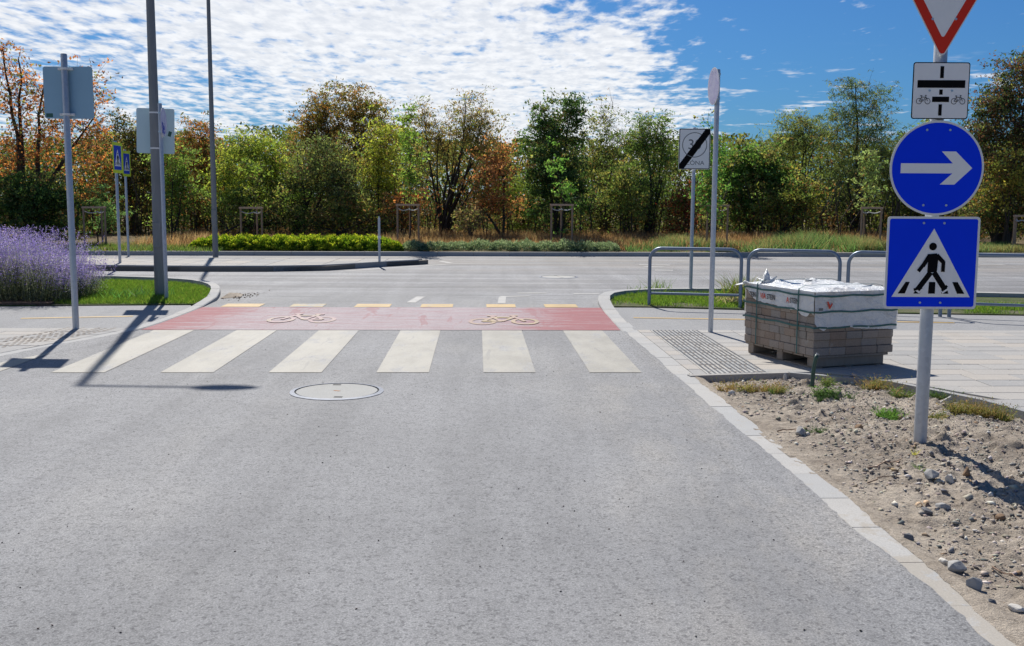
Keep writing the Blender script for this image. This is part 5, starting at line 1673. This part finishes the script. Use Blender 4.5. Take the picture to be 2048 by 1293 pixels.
# ---- dry grass and green weeds strips
def strip(name, x0, x1, yk0, yk1, z, n, h, pal, label, w, lean=.35, hv=None):
    x = rng.uniform(x0, x1, n); y = rng.uniform(yk0, yk1, n)+x*.04
    k_ = np.array([noise.noise(Vector((i*.9, j*.9, 6.0))) for i, j in zip(x, y)])
    keep = k_+rng.normal(size=n)*.3 > -.25
    if name == 'green_weeds': keep = k_+rng.normal(size=n)*.22 > .0
    x, y, k_ = x[keep], y[keep], k_[keep]; n = len(x)
    zz = z+.22*np.clip((y-x*.04-30)/7, 0, 1)
    hh_ = h*(.65+.55*rng.random(n)+.5*k_)
    if hv is not None: hh_ = hh_*hv(x)
    V, F, K = blades(np.c_[x, y, zz], hh_, w, palette(pal, n, np.clip(.5+k_+rng.normal(size=n)*.25, 0, 1)), lean)
    return stuff(np_mesh(name, V, F, K, M['leaf']), label, 'grass')
DRY = [(2, (.34, .20, .12)), (2, (.42, .27, .17)), (1, (.25, .14, .08)), (.5, (.50, .37, .24))]
strip('dry_grass', -11, 14, 30.3, 36, .1, 52000, .29, DRY, 'tall dry straw coloured grass in front of the woodland', .022)
GWD = [(2, (.11, .19, .05)), (2, (.18, .26, .07)), (1, (.28, .24, .10)), (1, (.14, .20, .11))]
strip('green_verge', -19, -8, 28.9, 31.2, .1, 16000, .14, GWD, 'low green ground cover behind the far kerb on the left', .025)
strip('green_weeds', 3.3, 15.5, 29.7, 32.5, .1, 30000, .34, [(3, (.13, .24, .09)), (2, (.19, .29, .13)), (.6, (.30, .27, .14))], 'green grey herbs and weeds behind the far kerb on the right', .022, .5,
      hv=lambda x: .55+.8*np.exp(-((x-9.2)/1.6)**2)+.4*np.exp(-((x-5.0)/1.0)**2))

# ---- staked young trees: frames of posts, rails and ties
def stake_frame(px, Yd, label, n_post=3, w_=.62, top=409, first=None):
    c = P(px, 470, Yd); zt = P(px, top, Yd).z
    t = thing('tree_stake', label, 'tree stake', (c.x, Yd, .12), random.uniform(-.15, .15), 'wooden tree stakes in the verge')
    h = zt-.12
    pts = [(-w_/2, -.2), (w_/2, -.2), (0.03, .32)]
    for x, y in pts:
        mb = MB(); mb.tube([(x, y, -.1), (x, y, h)], .030, 8); mb.build('post', M['stake'], t)
    for (a, b_) in ((0, 1), (1, 2), (2, 0)):
        pa, pb = Vector((*pts[a], h-.03)), Vector((*pts[b_], h-.03)); d = (pb-pa); L = d.length; an = math.atan2(d.y, d.x)
        Mx = Matrix.Translation(pa+Vector((0, 0, .0))) @ Matrix.Rotation(an, 4, 'Z')
        mb = MB(); mb.bbox(-.03, L+.03, -.045, -.025, .0, .055, .003, Mx); mb.build('rail', M['stake_rail'], t)
    for k_, (x, y) in enumerate(pts):
        mb = MB(); n = 6
        path = [Vector((x, y, h-.10)).lerp(Vector((0.02, .02, h-.13)), f)+Vector((0, 0, -.05*math.sin(f*3.14))) for f in [i/n for i in range(n+1)]]
        mb.tube(path, .016, 5); mb.build('tie', M['strap_cloth'], t)
    return t
stk = [(195, 'wooden stake frame in the verge behind the two lime signs', 415), (507, 'wooden stake frame behind the left half of the bright hedge', 416),
       (817, 'wooden stake frame round the light green columnar sapling beyond the marker post', 410), (1122, 'wooden stake frame in front of the dense dark green tree', 410),
       (1430, 'wooden stake frame behind the tall post with the lilac disc', 411), (1735, 'wooden stake frame in the verge between pallet and blue arrow sign', 416), (2040, 'wooden stake frame at the right picture edge', 432)]
for px_, l_, tp in stk: stake_frame(px_, 31.4+(px_-1024)*.0006, l_, top=tp)

# ---- trees
def EL(Y, *es): return [(P(cx, cy, Y+random.uniform(-.3, .3)), rx*Y/FPX, ry*Y/FPX) for cx, cy, rx, ry in es]
def bz(px, Y, z=.28): q = P(px, 480, Y); return (q.x, Y, z)
def T_(name, label, px, Y, es, pal, **kw):
    return crown_tree(name, label, 'tree', bz(px, Y), EL(Y, *es), pal, **kw)
# the staked saplings
T_('sapling', 'light green columnar sapling inside the stake frame beyond the marker post', 817, 31.5, [(817, 250, 11, 55), (820, 320, 20, 55), (818, 375, 22, 35)], [(2, (.19, .30, .06)), (1, (.28, .38, .09))], nclump=46, per=60, stems=1, r0=.025, sig=.12, leaf=(.09, .05))
T_('sapling', 'small bright green sapling inside the stake frame before the dense dark tree', 1122, 31.5, [(1112, 330, 18, 45), (1125, 385, 26, 25), (1120, 470, 7, 18)], [(2, (.14, .28, .06)), (1, (.2, .35, .09))], nclump=22, per=42, stems=1, r0=.025, sig=.11, leaf=(.09, .05))
T_('sapling', 'slender dark green sapling inside the stake frame behind the lilac disc post', 1425, 31.6, [(1418, 250, 8, 40), (1425, 300, 24, 45), (1425, 370, 28, 60), (1425, 440, 22, 30)], [(2, (.10, .22, .05)), (1, (.18, .32, .08))], nclump=55, per=60, stems=1, r0=.03, sig=.13, leaf=(.09, .05))
T_('sapling', 'pale green thin sapling inside the stake frame left of the blue arrow sign', 1735, 31.8, [(1738, 350, 18, 50), (1732, 395, 14, 25)], [(1, (.20, .28, .10)), (1, (.26, .32, .14))], nclump=30, per=50, stems=1, r0=.025, sig=.12)
T_('sapling', 'thin bare stemmed sapling inside the stake frame behind the hedge', 508, 31.5, [(505, 380, 18, 40), (500, 340, 12, 30)], [(1, (.18, .26, .05))], nclump=14, per=40, stems=1, r0=.025, sig=.12)
T_('sapling', 'feathery blue green sapling inside the leftmost stake frame', 196, 31.5, [(215, 440, 30, 35), (196, 400, 14, 30)], [(1, (.10, .20, .08)), (1, (.15, .26, .10))], nclump=28, per=60, stems=1, r0=.025, sig=.13, leaf=(.13, .03))

RUS = [(4, RU), (2, (.26, .11, .045)), (1, (.40, .19, .08)), (.5, OL)]
T_('tree', 'half bare tree with rust red leaves and dark forked branches at far left', 62, 33, [(20, 170, 60, 80), (70, 210, 60, 70), (150, 200, 62, 70), (185, 165, 25, 30), (110, 290, 100, 60), (20, 320, 60, 60), (190, 260, 35, 45)], RUS, nclump=300, per=26, stems=6, r0=.13, sig=.16, leaf=(.11, .055), spread=.8)
T_('bush', 'large dark green bush behind the purple sage', 60, 30.9, [(30, 430, 80, 70), (110, 440, 60, 58), (70, 400, 60, 40)], [(3, DG), (2, (.05, .09, .03)), (.5, MG)], nclump=210, per=110, stems=5, r0=.05, sig=.16)
T_('tree', 'dark olive bushy tree behind the two lime signs', 262, 38.5, [(258, 275, 42, 45), (285, 300, 60, 45), (255, 340, 70, 60), (300, 400, 60, 60)], [(3, (.05, .06, .02)), (2, (.08, .085, .03)), (1, BR)], nclump=190, per=95, stems=3, r0=.08)
T_('tree', 'rust leaved low tree between dark olive tree and left rust tree', 215, 36.5, [(195, 330, 45, 60), (160, 390, 50, 50), (215, 420, 40, 50)], [(2, RU), (2, (.12, .16, .04)), (1, BR)], nclump=100, per=60, stems=3)
T_('tree', 'rust topped tree between the near lamp and the slim lamp', 390, 38, [(385, 275, 42, 35), (365, 300, 40, 35), (405, 330, 40, 60), (400, 400, 40, 60)], [(3, BR), (2, RU), (2, (.10, .12, .035))], nclump=150, per=85, stems=4, r0=.07)
T_('tree', 'green slender tree just right of the near lamp pole', 348, 34.5, [(345, 330, 35, 55), (350, 400, 42, 50), (340, 450, 35, 30)], [(2, MG), (2, LG), (1, (.10, .17, .04))], nclump=95, per=85, stems=2, r0=.045)
T_('tree', 'yellow green locust tree right of the slim lamp pole', 505, 35.5, [(475, 310, 42, 42), (530, 315, 50, 42), (450, 360, 32, 50), (500, 390, 70, 50), (560, 360, 40, 50)], [(3, YG), (2, (.15, .21, .035)), (1, MG)], nclump=230, per=90, stems=5, r0=.05, leaf=(.11, .04), spread=.7)
T_('tree', 'green yellow tree behind the left half of the bright hedge', 470, 33.8, [(455, 420, 45, 40), (520, 440, 60, 30), (580, 425, 40, 40)], [(2, (.14, .20, .04)), (1, MG), (1, OL)], nclump=90, per=70, stems=4, spread=.9)
T_('tree', 'big round tree with brown tinted top in the middle left', 695, 40, [(690, 225, 72, 50), (640, 260, 50, 50), (740, 255, 48, 55), (690, 300, 100, 50), (620, 320, 50, 50)], [(3, (.20, .14, .04)), (2, (.30, .15, .05)), (2, (.13, .14, .04))], nclump=330, per=95, stems=5, r0=.12, sig=.2)
T_('tree', 'yellow green feathery tree on the right flank of the big round tree', 762, 36.5, [(765, 295, 36, 50), (760, 350, 42, 50), (770, 410, 35, 50)], [(3, YG), (1, (.14, .2, .04)), (1, YE)], nclump=130, per=85, stems=3, leaf=(.11, .04))
T_('tree', 'grey green spreading tree with dark leaning trunk below the big round tree', 590, 34.5, [(640, 330, 60, 50), (600, 380, 60, 40), (680, 400, 60, 50), (660, 350, 60, 55), (610, 440, 60, 30)], [(2, (.10, .13, .05)), (2, (.14, .17, .08)), (1, (.09, .07, .04)), (1, MG)], nclump=210, per=75, stems=6, r0=.07, spread=.5)
T_('bush', 'green brown shrub behind the right half of the bright hedge', 700, 34, [(700, 440, 60, 35), (640, 455, 50, 25), (750, 450, 40, 30)], [(2, (.12, .17, .04)), (1, OL), (1, BR)], nclump=100, per=60, stems=5, spread=.8)
T_('bush', 'orange brown dry shrub behind the columnar sapling', 800, 34.5, [(825, 420, 30, 40), (790, 430, 30, 35)], [(2, RU), (1, BR), (1, TN)], nclump=45, per=60, stems=4, r0=.03)
T_('tree', 'tall open many stemmed tree with thin dark stems and olive brown crown', 890, 36, [(935, 225, 48, 48), (965, 270, 40, 50), (880, 270, 40, 40), (850, 250, 30, 45), (915, 300, 60, 40), (985, 310, 22, 45), (850, 320, 24, 45)], [(3, (.26, .21, .08)), (2, (.32, .20, .08)), (2, (.17, .20, .07))], nclump=240, per=55, stems=14, r0=.06, sig=.18, spread=.5, leaf=(.10, .035), droop=.5)
T_('tree', 'orange brown small tree left of the dense dark green tree', 1007, 34.3, [(1000, 320, 32, 40), (985, 370, 52, 45), (1010, 420, 45, 25), (955, 415, 22, 25)], [(4, (.52, .25, .11)), (2, (.40, .18, .08)), (1, (.25, .26, .07))], nclump=110, per=62, stems=3, r0=.055)
T_('bush', 'bare twiggy shrub below the orange brown small tree', 945, 32.8, [(945, 440, 38, 25)], [(1, (.25, .17, .10)), (1, (.2, .2, .08))], nclump=60, per=12, stems=9, r0=.018, sig=.09, bark='bark_pale')
T_('tree', 'dense dark green tree right of centre with two upright tops', 1112, 34.8, [(1080, 250, 26, 38), (1140, 240, 36, 45), (1105, 300, 58, 40), (1110, 350, 62, 50), (1115, 410, 68, 50), (1120, 460, 50, 25)], [(3, (.045, .095, .03)), (2, (.07, .13, .045)), (1, (.11, .18, .06))], nclump=290, per=95, stems=5, r0=.08, sig=.17)
T_('bush', 'yellow green bush between orange tree and dense dark tree', 1050, 36.5, [(1040, 400, 40, 50), (1055, 450, 40, 25)], [(2, (.15, .2, .04)), (1, MG)], nclump=60, per=70, stems=4)
T_('tree', 'thin grey green tree with bare upper twigs right of the dense tree', 1212, 37.5, [(1212, 270, 22, 50), (1190, 330, 36, 40), (1225, 350, 40, 50), (1200, 420, 50, 50)], [(2, (.10, .14, .05)), (1, (.14, .17, .07)), (1, OL)], nclump=140, per=62, stems=6, r0=.05)
T_('dead_tree', 'nearly leafless thin tree top sticking out above the green trees', 1212, 38.5, [(1212, 235, 20, 38), (1240, 290, 30, 20)], [(1, TN)], nclump=55, per=2, stems=4, r0=.035, sig=.22, bark='bark_pale')
T_('tree', 'green tree with wispy light top left of the 30 zone sign', 1295, 36, [(1305, 265, 44, 40), (1270, 300, 36, 35), (1330, 310, 30, 40), (1290, 370, 62, 45), (1300, 430, 52, 35)], [(2, MG), (2, (.10, .17, .05)), (1, (.16, .22, .07))], nclump=220, per=72, stems=5, r0=.07, sig=.18, leaf=(.11, .035))
T_('tree', 'olive green tree standing between the thin grey tree and the 30 sign tree', 1250, 34.8, [(1245, 380, 38, 50), (1255, 435, 40, 30)], [(1, MG), (1, (.13, .18, .05)), (1, OL)], nclump=70, per=72, stems=2)
T_('bush', 'dark red leaved shrub below the 30 zone sign', 1375, 35, [(1375, 420, 24, 50), (1360, 455, 28, 25)], [(3, (.24, .06, .035)), (1, (.14, .09, .04)), (1, MG)], nclump=60, per=70, stems=4, r0=.03)
T_('tree', 'bright green broad leaved tree just right of the lilac disc post', 1500, 36.5, [(1480, 330, 40, 40), (1520, 330, 40, 40), (1500, 380, 62, 50), (1470, 430, 50, 40), (1550, 380, 40, 60)], [(2, (.09, .17, .04)), (2, (.13, .22, .06)), (1, OL)], nclump=220, per=80, stems=5, sig=.18, leaf=(.12, .07))
T_('bush', 'yellow and orange tinged bush low between disc post and pallet sign', 1560, 35.2, [(1560, 430, 55, 38), (1600, 400, 50, 40)], [(2, (.13, .16, .04)), (1, YE), (1, (.3, .16, .06)), (2, MG)], nclump=120, per=72, stems=5)
T_('tree', 'pale yellow green tree top left of the tall willow', 1595, 40.5, [(1590, 265, 44, 35), (1560, 300, 40, 30), (1630, 270, 40, 40)], [(2, (.20, .24, .09)), (1, (.15, .2, .06))], nclump=130, per=72, stems=5, leaf=(.12, .03))
T_('willow', 'tall feathery willow standing above the others left of the arrow sign', 1710, 38, [(1700, 200, 42, 50), (1750, 215, 36, 55), (1680, 270, 55, 50), (1740, 290, 60, 50), (1700, 350, 80, 50), (1680, 410, 80, 40), (1790, 330, 40, 60)], [(3, (.09, .13, .05)), (2, (.12, .17, .07)), (1, (.16, .19, .08))], nclump=380, per=62, stems=8, r0=.09, sig=.19, leaf=(.14, .025), droop=.6, spread=.6)
T_('tree', 'green tree filling the gap behind the blue arrow sign', 1840, 37, [(1840, 300, 50, 60), (1850, 380, 70, 60), (1840, 440, 60, 30), (1800, 430, 40, 40)], [(2, MG), (1, (.1, .14, .05)), (1, OL)], nclump=170, per=75, stems=5)
T_('tree', 'tall tree with dark green and purple brown foliage at the right edge', 2005, 34, [(2040, 160, 45, 55), (1985, 210, 40, 50), (2020, 240, 60, 60), (1960, 280, 30, 50), (2060, 300, 60, 80), (1990, 330, 50, 40)], [(3, (.045, .075, .03)), (3, (.13, .065, .045)), (1, (.08, .11, .045))], nclump=300, per=85, stems=6, r0=.12, sig=.2)
T_('bush', 'yellow autumn bush low at the right edge', 2010, 32.8, [(2000, 345, 34, 26), (2030, 360, 30, 30), (1985, 395, 36, 25)], [(3, YE), (1, (.2, .24, .05)), (1, (.3, .15, .05))], nclump=60, per=70, stems=4, r0=.035)
T_('bush', 'dark brown green undergrowth bush at the foot of the right edge tree', 1985, 33.6, [(1985, 430, 50, 40), (2040, 430, 40, 50)], [(2, (.10, .12, .04)), (1, BR), (1, DG)], nclump=110, per=80, stems=5)

# ---- the wood behind: one mass of leaves and stems
def woodland():
    n = 150000
    x = rng.uniform(-27, 27, n); y = rng.uniform(41.5, 52, n)
    prof = np.array([noise.fractal(Vector((i*.35, 3.0, 0)), .8, 2, 4) for i in x])
    top = 3.6+prof*.9+(y-41.5)*.06
    zz = .2+(top)*rng.random(n)**.8
    k_ = np.array([noise.noise(Vector((i*.8, j*.8, k*1.0))) for i, j, k in zip(x, y, zz)])
    keep = k_+rng.normal(size=n)*.25 > -.15
    pos = np.c_[x, y, zz][keep]; kk = k_[keep]; n = len(pos)
    V, F, K = leaves(pos, rng.uniform(.14, .26, n), .10, palette([(1, (.24, .12, .06)), (3, (.09, .11, .035)), (3, (.14, .18, .05)), (1, (.22, .26, .07))], n, np.clip(.5+kk*1.1+rng.normal(size=n)*.15, 0, 1)))
    stuff(np_mesh('woodland', V, F, K, M['leaf']), 'mass of mixed green and brown woodland behind the front row of trees', 'woodland')
    mb = MB()
    for _ in range(420):
        bx, by = random.uniform(-26, 26), random.uniform(38.5, 46); h = random.uniform(1.8, 3.6)
        mb.tube([(bx, by, .1), (bx+random.gauss(0, .12), by, h*.5), (bx+random.gauss(0, .35), by+random.gauss(0, .2), h)], [random.uniform(.02, .05), .025, .008], 4, False)
    for _ in range(300):
        bx, by = random.uniform(-17, 17), random.uniform(34.5, 37.5); h = random.uniform(1.6, 3.0)
        mb.tube([(bx, by, .1), (bx+random.gauss(0, .12), by, h*.5), (bx+random.gauss(0, .35), by+random.gauss(0, .2), h)], [random.uniform(.015, .035), .02, .006], 4, False)
    stuff(mb.build('woodland_stems', M['bark']), 'many thin dark stems inside the woodland', 'woodland')
    n = 60000
    x = rng.uniform(-24, 24, n); y = rng.uniform(35.5, 40.5, n); k_ = np.array([noise.noise(Vector((i*.5, j*.5, 8))) for i, j in zip(x, y)])
    h = 1.1+.7*k_
    zz = .25+h*rng.random(n)
    kx = np.array([noise.noise(Vector((i*1.3, j*1.3, k*1.6))) for i, j, k in zip(x, y, zz)])
    keep = kx > -.1; n = keep.sum()
    V, F, K = leaves(np.c_[x, y, zz][keep], rng.uniform(.08, .16, n), .06, palette([(2, (.05, .06, .025)), (2, (.09, .11, .035)), (1, (.16, .09, .045))], n, np.clip(.5+kx[keep]*1.3, 0, 1)))
    stuff(np_mesh('undergrowth', V, F, K, M['leaf']), 'dark tangled undergrowth between the tree trunks', 'undergrowth')
woodland()
